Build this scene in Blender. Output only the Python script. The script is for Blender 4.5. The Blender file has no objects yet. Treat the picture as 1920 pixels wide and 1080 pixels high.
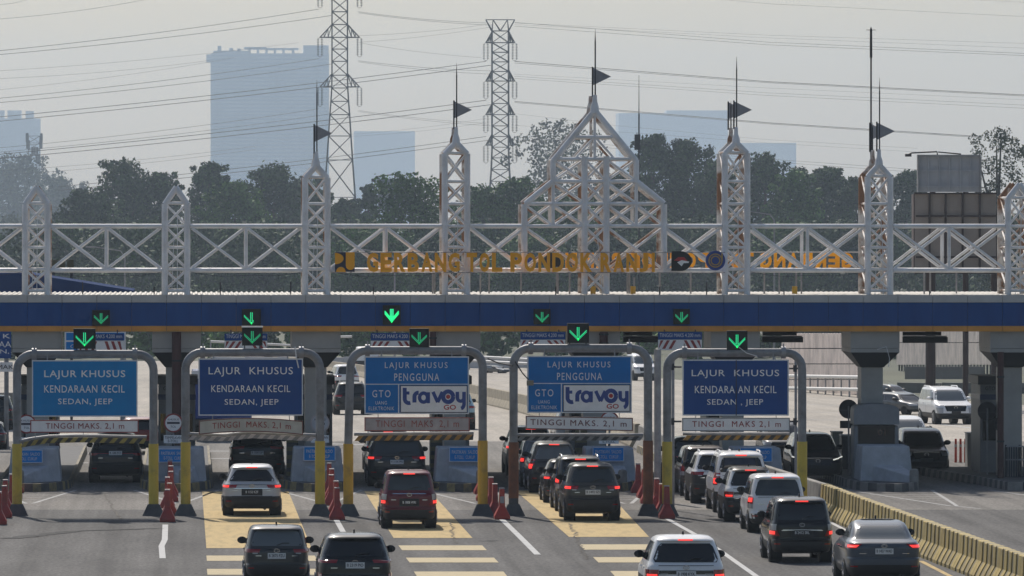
import bpy, bmesh, math, random
import numpy as np
from mathutils import Vector, Matrix
R = math.radians
random.seed(7); RNG = np.random.default_rng(11)
SC = bpy.context.scene
COL = SC.collection

# ------------------------------------------------------------------ camera
CAMH = 8.7            # an overpass looks down on the toll gate
FPX = 14400.0         # focal length in pixels of a 1920 px wide frame (a long tele lens)
PX0, PY0 = 350.0, 410.0
cam = bpy.data.cameras.new('camera'); camo = bpy.data.objects.new('camera', cam); COL.objects.link(camo)
camo.location = (0, 0, CAMH); camo.rotation_euler = (R(90), 0, 0)
cam.sensor_width = 36; cam.lens = 36 * FPX / 1920
cam.shift_x = (960 - PX0) / 1920; cam.shift_y = -(540 - PY0) / 1920
cam.clip_start = 1; cam.clip_end = 20000
SC.camera = camo
# ------------------------------------------------------------------ light
sund = Vector((0.2, -1.04, -1.0)).normalized()      # where the sunlight travels
el = math.asin(-sund.z); az = math.atan2(-sund.x, -sund.y)
w = bpy.data.worlds.new('World'); SC.world = w; w.use_nodes = True
nt = w.node_tree; bg = nt.nodes['Background']
sky = nt.nodes.new('ShaderNodeTexSky'); sky.sky_type = 'NISHITA'; sky.sun_disc = False
sky.sun_elevation = el; sky.sun_rotation = az
sky.air_density = 1.0; sky.dust_density = 1.6; sky.ozone_density = 1.5; sky.altitude = 0
nt.links.new(sky.outputs[0], bg.inputs[0]); bg.inputs[1].default_value = 0.08
sun = bpy.data.lights.new('sun', 'SUN'); suno = bpy.data.objects.new('sun', sun); COL.objects.link(suno)
sun.energy = 4.0; sun.angle = R(0.6); sun.color = (1.0, 0.93, 0.84)
suno.rotation_euler = sund.to_track_quat('-Z', 'Y').to_euler(); suno.location = (-50, 300, 300)
SC.view_settings.view_transform = 'Standard'; SC.view_settings.look = 'None'
SC.view_settings.gamma = 1; SC.view_settings.use_curve_mapping = False
SC.view_settings.exposure = 0.04
SC.cycles.use_denoising = True
SC.cycles.volume_bounces = 0; SC.cycles.max_bounces = 6; SC.cycles.transparent_max_bounces = 8
HAZE = 0.00011

# ------------------------------------------------------------------ geometry of the place
def GZ(Y):                                           # the carriageway drops gently beyond the gate
    return -0.0117 * (min(max(Y, 300), 760) - 300)
def S(d): return FPX / d
def P(px, py, d): return Vector(((px - PX0) * d / FPX, d, CAMH - (py - PY0) * d / FPX))
def XA(px, d): return (px - PX0) * d / FPX
def ZA(py, d): return CAMH - (py - PY0) * d / FPX
def DG(py):                                          # distance at which the pavement is met
    d = CAMH * FPX / (py - PY0)
    return d if d <= 300 else (CAMH - 3.51) * FPX / (py - PY0 - 168.5)
def G(px, py):
    d = DG(py); return Vector((XA(px, d), d, GZ(d)))

# ------------------------------------------------------------------ materials
MATS = {}
def mat(name, col, rough=0.6, metal=0.0, var=0.0, scale=4.0, col2=None, coat=0.0, emit=0.0, bump=0.0, spec=0.5, island=0.0, stretch=None, thr=None, detail=6):
    if name in MATS: return MATS[name]
    m = bpy.data.materials.new(name); m.use_nodes = True; MATS[name] = m
    t = m.node_tree; b = t.nodes['Principled BSDF']
    b.inputs['Base Color'].default_value = (*col, 1); b.inputs['Roughness'].default_value = rough
    b.inputs['Metallic'].default_value = metal
    b.inputs['Coat Weight'].default_value = coat; b.inputs['Coat Roughness'].default_value = 0.06
    b.inputs['Specular IOR Level'].default_value = spec
    if emit:
        b.inputs['Emission Color'].default_value = (*col, 1); b.inputs['Emission Strength'].default_value = emit
    c2 = col2 if col2 else tuple(c * (1 - var) for c in col)
    if var or col2 or bump:
        tc = t.nodes.new('ShaderNodeTexCoord'); n = t.nodes.new('ShaderNodeTexNoise')
        n.inputs['Scale'].default_value = scale; n.inputs['Detail'].default_value = detail; n.inputs['Roughness'].default_value = 0.62
        src = tc.outputs['Object']
        if stretch:
            mp = t.nodes.new('ShaderNodeMapping'); mp.inputs['Scale'].default_value = stretch
            t.links.new(src, mp.inputs[0]); src = mp.outputs[0]
        t.links.new(src, n.inputs['Vector'])
        if var or col2:
            rp = t.nodes.new('ShaderNodeValToRGB'); e = rp.color_ramp.elements
            lo, hi = thr if thr else (0.32, 0.68)
            e[0].position = lo; e[1].position = hi
            e[0].color = (*c2, 1); e[1].color = (*col, 1)
            t.links.new(n.outputs['Fac'], rp.inputs[0]); t.links.new(rp.outputs[0], b.inputs['Base Color'])
        if bump:
            bp = t.nodes.new('ShaderNodeBump'); bp.inputs['Strength'].default_value = bump; bp.inputs['Distance'].default_value = 0.02
            t.links.new(n.outputs['Fac'], bp.inputs['Height']); t.links.new(bp.outputs[0], b.inputs['Normal'])
    if island:                                          # each leaf clump its own tone, larger patches lighter or darker
        g = t.nodes.new('ShaderNodeNewGeometry'); rp = t.nodes.new('ShaderNodeValToRGB'); e = rp.color_ramp.elements
        e[0].color = (*[c * (1 - island) for c in col], 1); e[1].color = (*[min(1, c * (1 + island)) for c in col], 1)
        t.links.new(g.outputs['Random Per Island'], rp.inputs[0])
        tc = t.nodes.new('ShaderNodeTexCoord'); n = t.nodes.new('ShaderNodeTexNoise'); n.inputs['Scale'].default_value = 0.16; n.inputs['Detail'].default_value = 4
        t.links.new(tc.outputs['Object'], n.inputs['Vector']); r2 = t.nodes.new('ShaderNodeValToRGB'); f = r2.color_ramp.elements; f[0].position = 0.36; f[1].position = 0.66
        f[0].color = (0.62, 0.66, 0.8, 1); f[1].color = (1.75, 1.7, 1.15, 1); t.links.new(n.outputs['Fac'], r2.inputs[0])
        x = t.nodes.new('ShaderNodeMix'); x.data_type = 'RGBA'; x.blend_type = 'MULTIPLY'; x.inputs[0].default_value = 1
        t.links.new(rp.outputs[0], x.inputs[6]); t.links.new(r2.outputs[0], x.inputs[7]); t.links.new(x.outputs[2], b.inputs['Base Color'])
    return m

def road_mat(name, col, col2, patch, track=0.0):
    """worn pavement: fine grain, large stains, faint wheel tracks along the lanes"""
    m = bpy.data.materials.new(name); m.use_nodes = True
    t = m.node_tree; b = t.nodes['Principled BSDF']; b.inputs['Roughness'].default_value = 0.9; b.inputs['Specular IOR Level'].default_value = 0.12
    tc = t.nodes.new('ShaderNodeTexCoord')
    def noise(scale, stretch, det=8):
        mp = t.nodes.new('ShaderNodeMapping'); mp.inputs['Scale'].default_value = stretch
        t.links.new(tc.outputs['Object'], mp.inputs[0])
        n = t.nodes.new('ShaderNodeTexNoise'); n.inputs['Scale'].default_value = scale; n.inputs['Detail'].default_value = det
        n.inputs['Roughness'].default_value = 0.65; t.links.new(mp.outputs[0], n.inputs['Vector']); return n
    fine = noise(11.0, (1, 0.22, 1)); big = noise(0.16, (2.2, 0.5, 1), 5); trk = noise(0.9, (1, 0.012, 1), 3)
    def ramp(n, a, bb, p0, p1):
        r = t.nodes.new('ShaderNodeValToRGB'); r.color_ramp.elements[0].position = p0; r.color_ramp.elements[1].position = p1
        r.color_ramp.elements[0].color = (*a, 1); r.color_ramp.elements[1].color = (*bb, 1); t.links.new(n.outputs['Fac'], r.inputs[0]); return r
    r1 = ramp(big, col2, col, 0.3, 0.65); r2 = ramp(fine, (0.62,) * 3, (1.2,) * 3, 0.32, 0.68); r3 = ramp(trk, (1 - track,) * 3, (1.06,) * 3, 0.35, 0.6)
    def mul(a, c):
        x = t.nodes.new('ShaderNodeMix'); x.data_type = 'RGBA'; x.blend_type = 'MULTIPLY'; x.inputs[0].default_value = 1
        t.links.new(a, x.inputs[6]); t.links.new(c, x.inputs[7]); return x.outputs[2]
    t.links.new(mul(mul(r1.outputs[0], r2.outputs[0]), r3.outputs[0]), b.inputs['Base Color'])
    bp = t.nodes.new('ShaderNodeBump'); bp.inputs['Strength'].default_value = 0.25; bp.inputs['Distance'].default_value = 0.01
    t.links.new(fine.outputs['Fac'], bp.inputs['Height']); t.links.new(bp.outputs[0], b.inputs['Normal'])
    MATS[name] = m; return m

M = dict(
 asphalt=road_mat('asphalt', (0.175, 0.170, 0.163), (0.112, 0.109, 0.106), 1, 0.32),
 apron=road_mat('apron_concrete', (0.275, 0.258, 0.235), (0.185, 0.176, 0.164), 1, 0.28),
 farroad=road_mat('pale_concrete', (0.52, 0.475, 0.41), (0.40, 0.368, 0.325), 1, 0.12),
 earth=mat('earth', (0.09, 0.10, 0.05), 0.9, var=0.5, scale=0.02),
 line=mat('road_paint_white', (0.56, 0.56, 0.55), 0.8, col2=(0.40, 0.40, 0.39), scale=3, thr=(0.25, 0.5), spec=.1),
 oldline=mat('road_paint_worn', (0.42, 0.42, 0.41), 0.8, col2=(0.24, 0.24, 0.235), scale=5, thr=(0.35, 0.6)),
 yline=mat('road_paint_yellow', (0.58, 0.44, 0.225), 0.85, col2=(0.43, 0.335, 0.185), scale=1.6, thr=(0.27, 0.55), stretch=(2.5, 0.35, 1), spec=.08),
 cream=mat('road_paint_cream', (0.58, 0.49, 0.32), 0.85, col2=(0.44, 0.375, 0.26), scale=4, thr=(0.25, 0.5), spec=.08),
 steel=mat('galvanised_steel', (0.36, 0.36, 0.37), 0.5, 0.25, var=0.35, scale=3.5),
 pipe=mat('weathered_pipe', (0.29, 0.295, 0.305), 0.55, 0.1, col2=(0.17, 0.165, 0.16), scale=2.2, thr=(0.3, 0.62)),
 white=mat('white_truss_paint', (0.86, 0.86, 0.87), 0.5, col2=(0.66, 0.64, 0.62), scale=1.6, thr=(0.28, 0.6)),
 rusty=mat('rusty_white_paint', (0.68, 0.65, 0.61), 0.6, col2=(0.24, 0.12, 0.06), scale=1.3, thr=(0.42, 0.55)),
 dark=mat('dark_metal', (0.035, 0.035, 0.04), 0.55, 0.2, var=0.3, scale=3),
 flag=mat('dark_pennant', (0.36, 0.36, 0.38), 0.8, 0.0, var=0.3, scale=2),
 blue=mat('blue_panel', (0.007, 0.082, 0.30), 0.5, col2=(0.004, 0.055, 0.215), scale=1.5, spec=0.2, stretch=(1, 1, 0.18), thr=(0.3, 0.7)),
 orange=mat('orange_panel', (0.80, 0.34, 0.045), 0.4, var=0.25, scale=1.2),
 coping=mat('grey_coping', (0.60, 0.58, 0.55), 0.5, var=0.22, scale=1.0),
 sheet=mat('roof_sheet', (0.62, 0.58, 0.50), 0.5, var=0.3, scale=1.5),
 soffit=mat('soffit', (0.10, 0.10, 0.11), 0.7),
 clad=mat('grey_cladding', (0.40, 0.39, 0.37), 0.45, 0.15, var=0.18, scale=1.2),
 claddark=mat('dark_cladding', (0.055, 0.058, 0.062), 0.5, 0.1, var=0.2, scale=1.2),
 concrete=mat('painted_concrete', (0.50, 0.52, 0.55), 0.75, col2=(0.34, 0.35, 0.365), scale=1.8, thr=(0.3, 0.62), bump=0.2),
 rawconc=mat('raw_concrete', (0.30, 0.28, 0.25), 0.85, col2=(0.15, 0.14, 0.13), scale=2.0, bump=0.3, thr=(0.3, 0.65)),
 base=mat('dark_concrete', (0.11, 0.11, 0.112), 0.85, var=0.4, scale=3, bump=0.3),
 kerbblk=mat('kerb_black', (0.05, 0.05, 0.05), 0.8, col2=(0.12, 0.115, 0.105), scale=3),
 kerbyel=mat('kerb_yellow', (0.36, 0.28, 0.12), 0.8, col2=(0.14, 0.12, 0.08), scale=2.4, thr=(0.35, 0.6)),
 kerbwht=mat('kerb_pale', (0.36, 0.34, 0.30), 0.8, col2=(0.2, 0.19, 0.17), scale=2.4),
 postyel=mat('post_yellow', (0.62, 0.46, 0.06), 0.55, col2=(0.34, 0.25, 0.06), scale=2.2, thr=(0.25, 0.5)),
 postorg=mat('post_amber', (0.64, 0.38, 0.04), 0.55, col2=(0.32, 0.2, 0.05), scale=2.2, thr=(0.25, 0.5)),
 postrust=mat('post_rust', (0.27, 0.105, 0.05), 0.75, col2=(0.14, 0.06, 0.035), scale=3),
 maroon=mat('maroon_pipe', (0.085, 0.03, 0.028), 0.55, var=0.4, scale=2),
 jerseyy=mat('barrier_yellow', (0.52, 0.39, 0.12), 0.8, col2=(0.30, 0.235, 0.10), scale=2.3, thr=(0.32, 0.6), bump=0.25),
 jerseyk=mat('barrier_black', (0.21, 0.175, 0.095), 0.85, col2=(0.30, 0.25, 0.15), scale=2.0, thr=(0.3, 0.6), bump=0.25),
 jerseyg=mat('barrier_grey', (0.30, 0.285, 0.255), 0.85, col2=(0.17, 0.16, 0.145), scale=1.6, thr=(0.3, 0.6), bump=0.25),
 jerseyf=mat('barrier_tan', (0.36, 0.31, 0.22), 0.85, col2=(0.20, 0.175, 0.135), scale=1.6, thr=(0.3, 0.6)),
 red=mat('red_plastic', (0.42, 0.045, 0.032), 0.45, col2=(0.26, 0.045, 0.038), scale=2.5, thr=(0.3, 0.6)),
 redfresh=mat('bright_red_plastic', (0.56, 0.055, 0.025), 0.4, var=0.15, scale=2.5),
 reflect=mat('pale_cap', (0.5, 0.42, 0.4), 0.5, var=0.3, scale=6),
 signblue=mat('sign_blue', (0.0, 0.25, 0.58), 0.45, col2=(0.0, 0.21, 0.51), scale=2, spec=0.2),
 signnavy=mat('sign_navy', (0.010, 0.075, 0.29), 0.45, col2=(0.008, 0.06, 0.24), scale=2, spec=0.2),
 signmid=mat('sign_mid_blue', (0.0, 0.175, 0.52), 0.45, col2=(0.0, 0.15, 0.45), scale=2, spec=0.2),
 notice=mat('notice_blue', (0.0, 0.23, 0.64), 0.45, spec=.2),
 signwhite=mat('sign_white', (0.93, 0.91, 0.89), 0.5, col2=(0.80, 0.78, 0.76), scale=2.5, thr=(0.25, 0.55)),
 lettering=mat('letter_white', (0.92, 0.92, 0.90), 0.5, var=0.12, scale=5),
 dimletter=mat('letter_grey', (0.78, 0.81, 0.84), 0.5, var=0.2, scale=5),
 redletter=mat('letter_red', (0.35, 0.035, 0.03), 0.5, var=0.25, scale=6),
 faded=mat('letter_faded_red', (0.42, 0.12, 0.10), 0.5, var=0.3, scale=6),
 dirtyplate=mat('dirty_plate', (0.52, 0.47, 0.46), 0.6, col2=(0.38, 0.335, 0.32), scale=3),
 brownedge=mat('brown_edge', (0.18, 0.07, 0.06), 0.6),
 amber=mat('amber_letter', (1.0, 0.44, 0.0), 0.5, col2=(0.92, 0.39, 0.0), scale=1.5),
 brandblue=mat('brand_blue', (0.014, 0.05, 0.26), 0.4),
 brandred=mat('brand_red', (0.45, 0.03, 0.03), 0.4),
 navy=mat('navy', (0.012, 0.014, 0.04), 0.4),
 housing=mat('signal_black', (0.006, 0.008, 0.008), 0.6),
 led=mat('green_led', (0.03, 0.9, 0.35), 0.4, emit=0.75),
 leddim=mat('green_led_dim', (0.03, 0.75, 0.32), 0.4, emit=0.32),
 stripek=mat('bar_black', (0.035, 0.035, 0.035), 0.6, var=0.3, scale=5),
 stripey=mat('bar_yellow', (0.40, 0.31, 0.07), 0.6, var=0.4, scale=5),
 stripeo=mat('bar_orange', (0.44, 0.23, 0.04), 0.6, var=0.3, scale=5),
 stripeg=mat('bar_grey', (0.26, 0.255, 0.25), 0.6, var=0.4, scale=3),
 # cars
 glass=mat('car_glass', (0.012, 0.014, 0.016), 0.04, spec=0.6),
 glassmid=mat('car_glass_mid', (0.038, 0.046, 0.05), 0.05, spec=0.6),
 glasspale=mat('car_glass_pale', (0.13, 0.145, 0.15), 0.06, spec=0.7),
 tyre=mat('tyre', (0.014, 0.014, 0.015), 0.85, var=0.3, scale=8),
 rim=mat('rim', (0.28, 0.28, 0.29), 0.35, 0.7),
 plastic=mat('black_plastic', (0.018, 0.018, 0.02), 0.55, var=0.25, scale=6),
 gloss=mat('gloss_black', (0.008, 0.008, 0.01), 0.15),
 chrome=mat('chrome', (0.62, 0.62, 0.63), 0.15, 1.0),
 lampred=mat('lamp_red', (0.30, 0.008, 0.010), 0.12, coat=0.6),
 lamplit=mat('brake_lit', (1.0, 0.045, 0.035), 0.3, emit=1.15),
 lampclear=mat('lamp_clear', (0.42, 0.42, 0.43), 0.12, coat=0.6),
 lampwhite=mat('headlamp_lit', (0.95, 0.93, 0.85), 0.3, emit=0.7),
 platek=mat('plate_black', (0.015, 0.015, 0.017), 0.5),
 platew=mat('plate_white', (0.78, 0.78, 0.76), 0.5),
 # far things
 leaf=mat('leaf_dark', (0.040, 0.074, 0.028), 0.7, island=0.55, spec=0.15),
 leafmid=mat('leaf_mid', (0.068, 0.132, 0.034), 0.7, island=0.55, spec=0.15),
 leafgrey=mat('leaf_dull', (0.055, 0.07, 0.038), 0.7, island=0.5, spec=0.15),
 bark=mat('bark', (0.09, 0.07, 0.055), 0.9, var=0.4, scale=3),
 pylon=mat('pylon_steel', (0.075, 0.078, 0.085), 0.6, 0.2),
 insul=mat('insulator', (0.05, 0.05, 0.055), 0.5),
 wire=mat('wire', (0.035, 0.035, 0.04), 0.6),
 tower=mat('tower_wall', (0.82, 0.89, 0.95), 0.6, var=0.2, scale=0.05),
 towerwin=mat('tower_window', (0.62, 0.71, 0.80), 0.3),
 towerhazed=mat('hazed_tower_wall', (0.78, 0.82, 0.86), 0.6), towerhazedwin=mat('hazed_tower_window', (0.76, 0.82, 0.88), 0.4),  # farthest blocks: extra distance haze lightened into the base colours
 noise=mat('noise_wall', (0.74, 0.64, 0.58), 0.75, col2=(0.46, 0.40, 0.37), scale=0.55, thr=(0.35, 0.62)),
 boardgrey=mat('billboard_grey', (0.44, 0.455, 0.49), 0.6, 0.0, col2=(0.33, 0.345, 0.38), scale=0.8),
 boardbrown=mat('billboard_brown', (0.31, 0.265, 0.235), 0.7, col2=(0.24, 0.205, 0.185), scale=0.7),
 rust=mat('rust_frame', (0.06, 0.042, 0.04), 0.8, var=0.4, scale=1),
 bluetin=mat('blue_tin', (0.02, 0.05, 0.15), 0.9, var=0.3, scale=0.5, spec=0.05),
 boothwall=mat('booth_wall', (0.27, 0.275, 0.285), 0.5, var=0.25, scale=1.5),
 cabinblue=mat('booth_blue', (0.012, 0.035, 0.12), 0.4),
 cable=mat('white_cable', (0.75, 0.75, 0.75), 0.5),
)
def paint(name, col, rough=0.32, coat=0.8, metal=0.0):
    return mat('paint_' + name, col, .42, metal * .3, coat=coat * .75, spec=.12)

# ------------------------------------------------------------------ mesh builder
class MB:
    def __init__(s): s.v = []; s.f = []; s.m = []; s.cur = 0; s.cuts = [(0, 0)]
    def add(s, vs, fs):
        o = len(s.v); s.v.extend([tuple(p) for p in vs]); s.f.extend([tuple(i + o for i in f) for f in fs]); s.m.extend([s.cur] * len(fs)); s.cuts.append((len(s.v), len(s.f))); return s
    def box(s, c, d):
        x, y, z = c; a, b, e = d[0] / 2, d[1] / 2, d[2] / 2
        vs = [(x + i * a, y + j * b, z + k * e) for k in (-1, 1) for j in (-1, 1) for i in (-1, 1)]
        return s.add(vs, [(0, 2, 3, 1), (4, 5, 7, 6), (0, 1, 5, 4), (2, 6, 7, 3), (0, 4, 6, 2), (1, 3, 7, 5)])
    def bb(s, x0, x1, y0, y1, z0, z1): return s.box(((x0 + x1) / 2, (y0 + y1) / 2, (z0 + z1) / 2), (abs(x1 - x0), abs(y1 - y0), abs(z1 - z0)))
    def tube(s, p0, p1, r, n=8, r1=None): return s.path([p0, p1], [r, r if r1 is None else r1], n)
    def path(s, pts, r, n=8, closed_caps=True):
        pts = [Vector(p) for p in pts]; k = len(pts); rs = r if isinstance(r, (list, tuple)) else [r] * k
        vs = []; ref = None
        for i, p in enumerate(pts):
            t = (pts[min(i + 1, k - 1)] - pts[max(i - 1, 0)]).normalized()
            if ref is None:
                ref = Vector((0, 0, 1)) if abs(t.z) < 0.9 else Vector((0, 1, 0))
            a = t.cross(ref).normalized(); b = a.cross(t).normalized(); ref = b
            for j in range(n):
                an = 2 * math.pi * (j + 0.5) / n
                vs.append(p + (a * math.cos(an) + b * math.sin(an)) * rs[i])
        fs = []
        for i in range(k - 1):
            for j in range(n):
                fs.append((i * n + j, i * n + (j + 1) % n, (i + 1) * n + (j + 1) % n, (i + 1) * n + j))
        fs.append(tuple(range(n - 1, -1, -1))); fs.append(tuple((k - 1) * n + j for j in range(n)))
        return s.add(vs, fs)
    def prism(s, poly, y0, y1):                       # polygon in x,z swept along y
        n = len(poly)
        vs = [(x, y0, z) for x, z in poly] + [(x, y1, z) for x, z in poly]
        fs = [tuple(range(n)), tuple(range(2 * n - 1, n - 1, -1))]
        fs += [((i + 1) % n, i, i + n, (i + 1) % n + n) for i in range(n)]
        return s.add(vs, fs)
    def prismx(s, poly, x0, x1):                      # polygon in y,z swept along x
        n = len(poly)
        vs = [(x0, y, z) for y, z in poly] + [(x1, y, z) for y, z in poly]
        fs = [tuple(range(n - 1, -1, -1)), tuple(range(n, 2 * n))]
        fs += [(i, (i + 1) % n, (i + 1) % n + n, i + n) for i in range(n)]
        return s.add(vs, fs)
    def prismz(s, poly, z0, z1):
        n = len(poly)
        vs = [(x, y, z0) for x, y in poly] + [(x, y, z1) for x, y in poly]
        fs = [tuple(range(n - 1, -1, -1)), tuple(range(n, 2 * n))]
        fs += [(i, (i + 1) % n, (i + 1) % n + n, i + n) for i in range(n)]
        return s.add(vs, fs)
    def disc(s, c, r, y0, y1, n=24, rx=None):         # round plate facing the camera
        return s.prism([(c[0] + (rx or r) * math.cos(2 * math.pi * i / n), c[1] + r * math.sin(2 * math.pi * i / n)) for i in range(n)], y0, y1)
    def ring(s, c, ro, ri, y0, y1, n=28, a0=0, a1=360, sx=1.0):
        full = a1 - a0 >= 360; k = n if full else n + 1
        an = [R(a0 + (a1 - a0) * i / n) for i in range(k)]
        vs = []
        for y in (y0, y1):
            for rr in (ro, ri):
                vs += [(c[0] + rr * sx * math.cos(a), y, c[1] + rr * math.sin(a)) for a in an]
        fs = []
        for i in range(n):
            j = (i + 1) % k
            fs += [(i, j, k + j, k + i), (2 * k + i, 3 * k + i, 3 * k + j, 2 * k + j), (i, 2 * k + i, 2 * k + j, j), (k + i, k + j, 3 * k + j, 3 * k + i)]
        if not full: fs += [(0, k, 3 * k, 2 * k), (k - 1, 3 * k - 1, 4 * k - 1, 2 * k - 1)]
        return s.add(vs, fs)
    def stroke(s, pts, wd, y0, y1):                   # flat ribbon lettering stroke
        pts = [Vector((p[0], p[1])) for p in pts]; L, Rr = [], []
        for i, p in enumerate(pts):
            t = (pts[min(i + 1, len(pts) - 1)] - pts[max(i - 1, 0)]).normalized(); nn = Vector((-t.y, t.x)) * wd / 2
            L.append(p + nn); Rr.append(p - nn)
        return s.prism([(p.x, p.y) for p in L + Rr[::-1]], y0, y1)
    def each(s, name, mats, parent=None, smooth=None):   # every added piece becomes an object of its own
        for (v0, f0), (v1, f1) in zip(s.cuts[:-1], s.cuts[1:]):
            q = MB(); q.v = s.v[v0:v1]; q.f = [tuple(i - v0 for i in f) for f in s.f[f0:f1]]; q.m = [0] * len(q.f); q.build(name, mats, parent, smooth)
    def build(s, name, mats, parent=None, smooth=None, weld=False):
        me = bpy.data.meshes.new(name)
        vs = s.v
        if parent is not None and parent.name in ORG:
            o = ORG[parent.name]; vs = [(p[0] - o[0], p[1] - o[1], p[2] - o[2]) for p in vs]
        me.from_pydata(vs, [], s.f)
        for mm in (mats if isinstance(mats, (list, tuple)) else [mats]): me.materials.append(mm)
        if isinstance(mats, (list, tuple)): me.polygons.foreach_set('material_index', s.m)
        bm = bmesh.new(); bm.from_mesh(me)
        if weld: bmesh.ops.remove_doubles(bm, verts=bm.verts, dist=1e-4)
        bmesh.ops.recalc_face_normals(bm, faces=bm.faces); bm.to_mesh(me); bm.free()
        if smooth:
            me.shade_smooth(); me.set_sharp_from_angle(angle=R(smooth))
        ob = bpy.data.objects.new(name, me); COL.objects.link(ob)
        if parent is not None:
            ob.parent = parent
            if parent.name in ORG: ORG[ob.name] = ORG[parent.name]
        return ob
ORG = {}
def thing(name, label, cat, loc=(0, 0, 0), group=None):
    o = bpy.data.objects.new(name, None); o.empty_display_size = 0.2; COL.objects.link(o); o.location = loc
    ORG[o.name] = tuple(loc); o['label'] = label; o['category'] = cat
    if group: o['group'] = group
    return o
def tag(o, label, cat, group=None):
    o['label'] = label; o['category'] = cat
    if group: o['group'] = group
    return o
def structure(o): o['kind'] = 'structure'; return o
def copy_tree(o, loc, label, parent=None, rz=None):
    c = o.copy(); COL.objects.link(c)
    if parent is None:
        c.location = loc; c['label'] = label
        if rz is not None: c.rotation_euler[2] = rz
    else: c.parent = parent
    for ch in list(o.children): copy_tree(ch, None, None, c)
    return c
ORD = 'first second third fourth fifth sixth seventh eighth ninth tenth eleventh twelfth thirteenth fourteenth fifteenth sixteenth seventeenth eighteenth nineteenth twentieth'.split()
def ordn(i): return ORD[i] if i < 20 else ['twenty-' + o for o in ORD][i - 20] if i < 29 else 'far'

_tc = {}
def text_geo(body, bold=0.0, space=1.0):
    k = (body, bold, space)
    if k not in _tc:
        cu = bpy.data.curves.new('text_source', 'FONT'); cu.body = body; cu.size = 1; cu.offset = bold; cu.space_character = space
        cu.resolution_u = 3; cu.fill_mode = 'BOTH'; cu.extrude = 0.5
        ob = bpy.data.objects.new('text_source', cu); COL.objects.link(ob)
        me = bpy.data.meshes.new_from_object(ob)
        v = [tuple(p.co) for p in me.vertices]; f = [tuple(p.vertices) for p in me.polygons]
        bpy.data.objects.remove(ob); bpy.data.curves.remove(cu); bpy.data.meshes.remove(me)
        _tc[k] = (v, f)
    return _tc[k]
def text(mb, body, x0, x1, z0, z1, y0, y1, bold=0.0, space=1.0, warp=None, mirror=False):
    """fit words into a box facing the camera; y0 is the face, y1 the back"""
    v, f = text_geo(body, bold, space)
    a = np.array(v); lo, hi = a.min(0), a.max(0)
    q = (a - lo) / np.maximum(hi - lo, 1e-6)
    xs = x0 + q[:, 0] * (x1 - x0)
    if mirror: xs = x1 - q[:, 0] * (x1 - x0)
    zs = z0 + q[:, 1] * (z1 - z0); ys = y1 + q[:, 2] * (y0 - y1)
    pts = list(zip(xs, ys, zs))
    if warp: pts = [warp(*p) for p in pts]
    mb.add(pts, f); return mb
# ================================================================== SETTING
def sheet(name, xf, y0, y1, dz, m, step=10.0, ny=None):
    """a strip of ground following the fall of the road; xf(Y) gives its left and right edge"""
    n = ny or max(1, int(math.ceil((y1 - y0) / step))); vs = []; fs = []
    for i in range(n + 1):
        Y = y0 + (y1 - y0) * i / n; a, b = xf(Y)
        vs += [(a, Y, GZ(Y) + dz), (b, Y, GZ(Y) + dz)]
    for i in range(n): fs.append((2 * i, 2 * i + 1, 2 * i + 3, 2 * i + 2))
    return structure(MB().add(vs, fs).build(name, m))
mb = MB()
ys = [-120, 0, 300, 400, 500, 600, 760, 1500, 4000, 18000]; xs = [-9000, -500, 0, 500, 9000]
vs = [(x, y, GZ(y) - 0.03) for y in ys for x in xs]; n = len(xs)
structure(mb.add(vs, [(j * n + i, j * n + i + 1, (j + 1) * n + i + 1, (j + 1) * n + i) for j in range(len(ys) - 1) for i in range(n - 1)]).build('ground', M['earth']))
sheet('road', lambda Y: (-45, 45), 40, 229.5, 0, M['asphalt'])
sheet('apron', lambda Y: (-45, 45), 229.5, 300, 0.002, M['apron'])
def redge(Y): return 52 if Y < 330 else float(np.interp(Y, [330, 478, 684, 760], [51, 40.5, 28.5, 22]))
sheet('far_road', lambda Y: (-70, redge(Y)), 300, 760, 0, M['farroad'], 8)

def gpoly(mb, pts, dz=0.006):                          # a painted patch given by ground points of the photo
    vs = [G(*p) for p in pts]; return mb.add([(v.x, v.y, v.z + dz) for v in vs], [tuple(range(len(vs)))])
def gline(mb, pts, wd, dz=0.006, seg=6, across=False):
    q = [G(*p) for p in pts]; out = []
    for a, b in zip(q[:-1], q[1:]):
        for i in range(seg): out.append(a.lerp(b, i / seg))
    out.append(q[-1]); L, Rr = [], []
    for i, p in enumerate(out):
        t = out[min(i + 1, len(out) - 1)] - out[max(i - 1, 0)]; t.z = 0; t.normalize(); nn = Vector((-t.y, t.x, 0)) * wd / 2
        L.append(p + nn); Rr.append(p - nn)
    vs = [(v.x, v.y, GZ(v.y) + dz) for v in L + Rr]; k = len(out)
    return mb.add(vs, [(k + i, k + i + 1, i + 1, i) for i in range(k - 1)])
mb = MB()
for pts, wd in (([(310, 984), (309, 1012), (303, 1024), (305, 1047)], .16), ([(629, 972), (648, 1006), (668, 1040)], .16),
                ([(941, 974), (972, 1004), (1008, 1040)], .17), ([(1249, 972), (1312, 1007), (1352, 1034), (1420, 1082)], .15),
                ([(1556, 979), (1592, 998), (1690, 1052)], .13)):
    gline(mb, pts, wd)
structure(mb.build('lane_line', M['line']))
mb = MB(); gline(mb, [(1726, 1052), (1800, 1090)], .14); structure(mb.build('edge_line', M['yline']))
mb = MB()
gpoly(mb, [(387, 1028), (584, 1028), (541, 922), (379, 922)])
gpoly(mb, [(738, 1009), (886, 1009), (806, 921), (683, 921)])
gpoly(mb, [(1067, 1007), (1217, 1007), (1136, 920), (966, 920)])
structure(mb.build('rumble_patch', M['yline']))
mb = MB()
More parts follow.
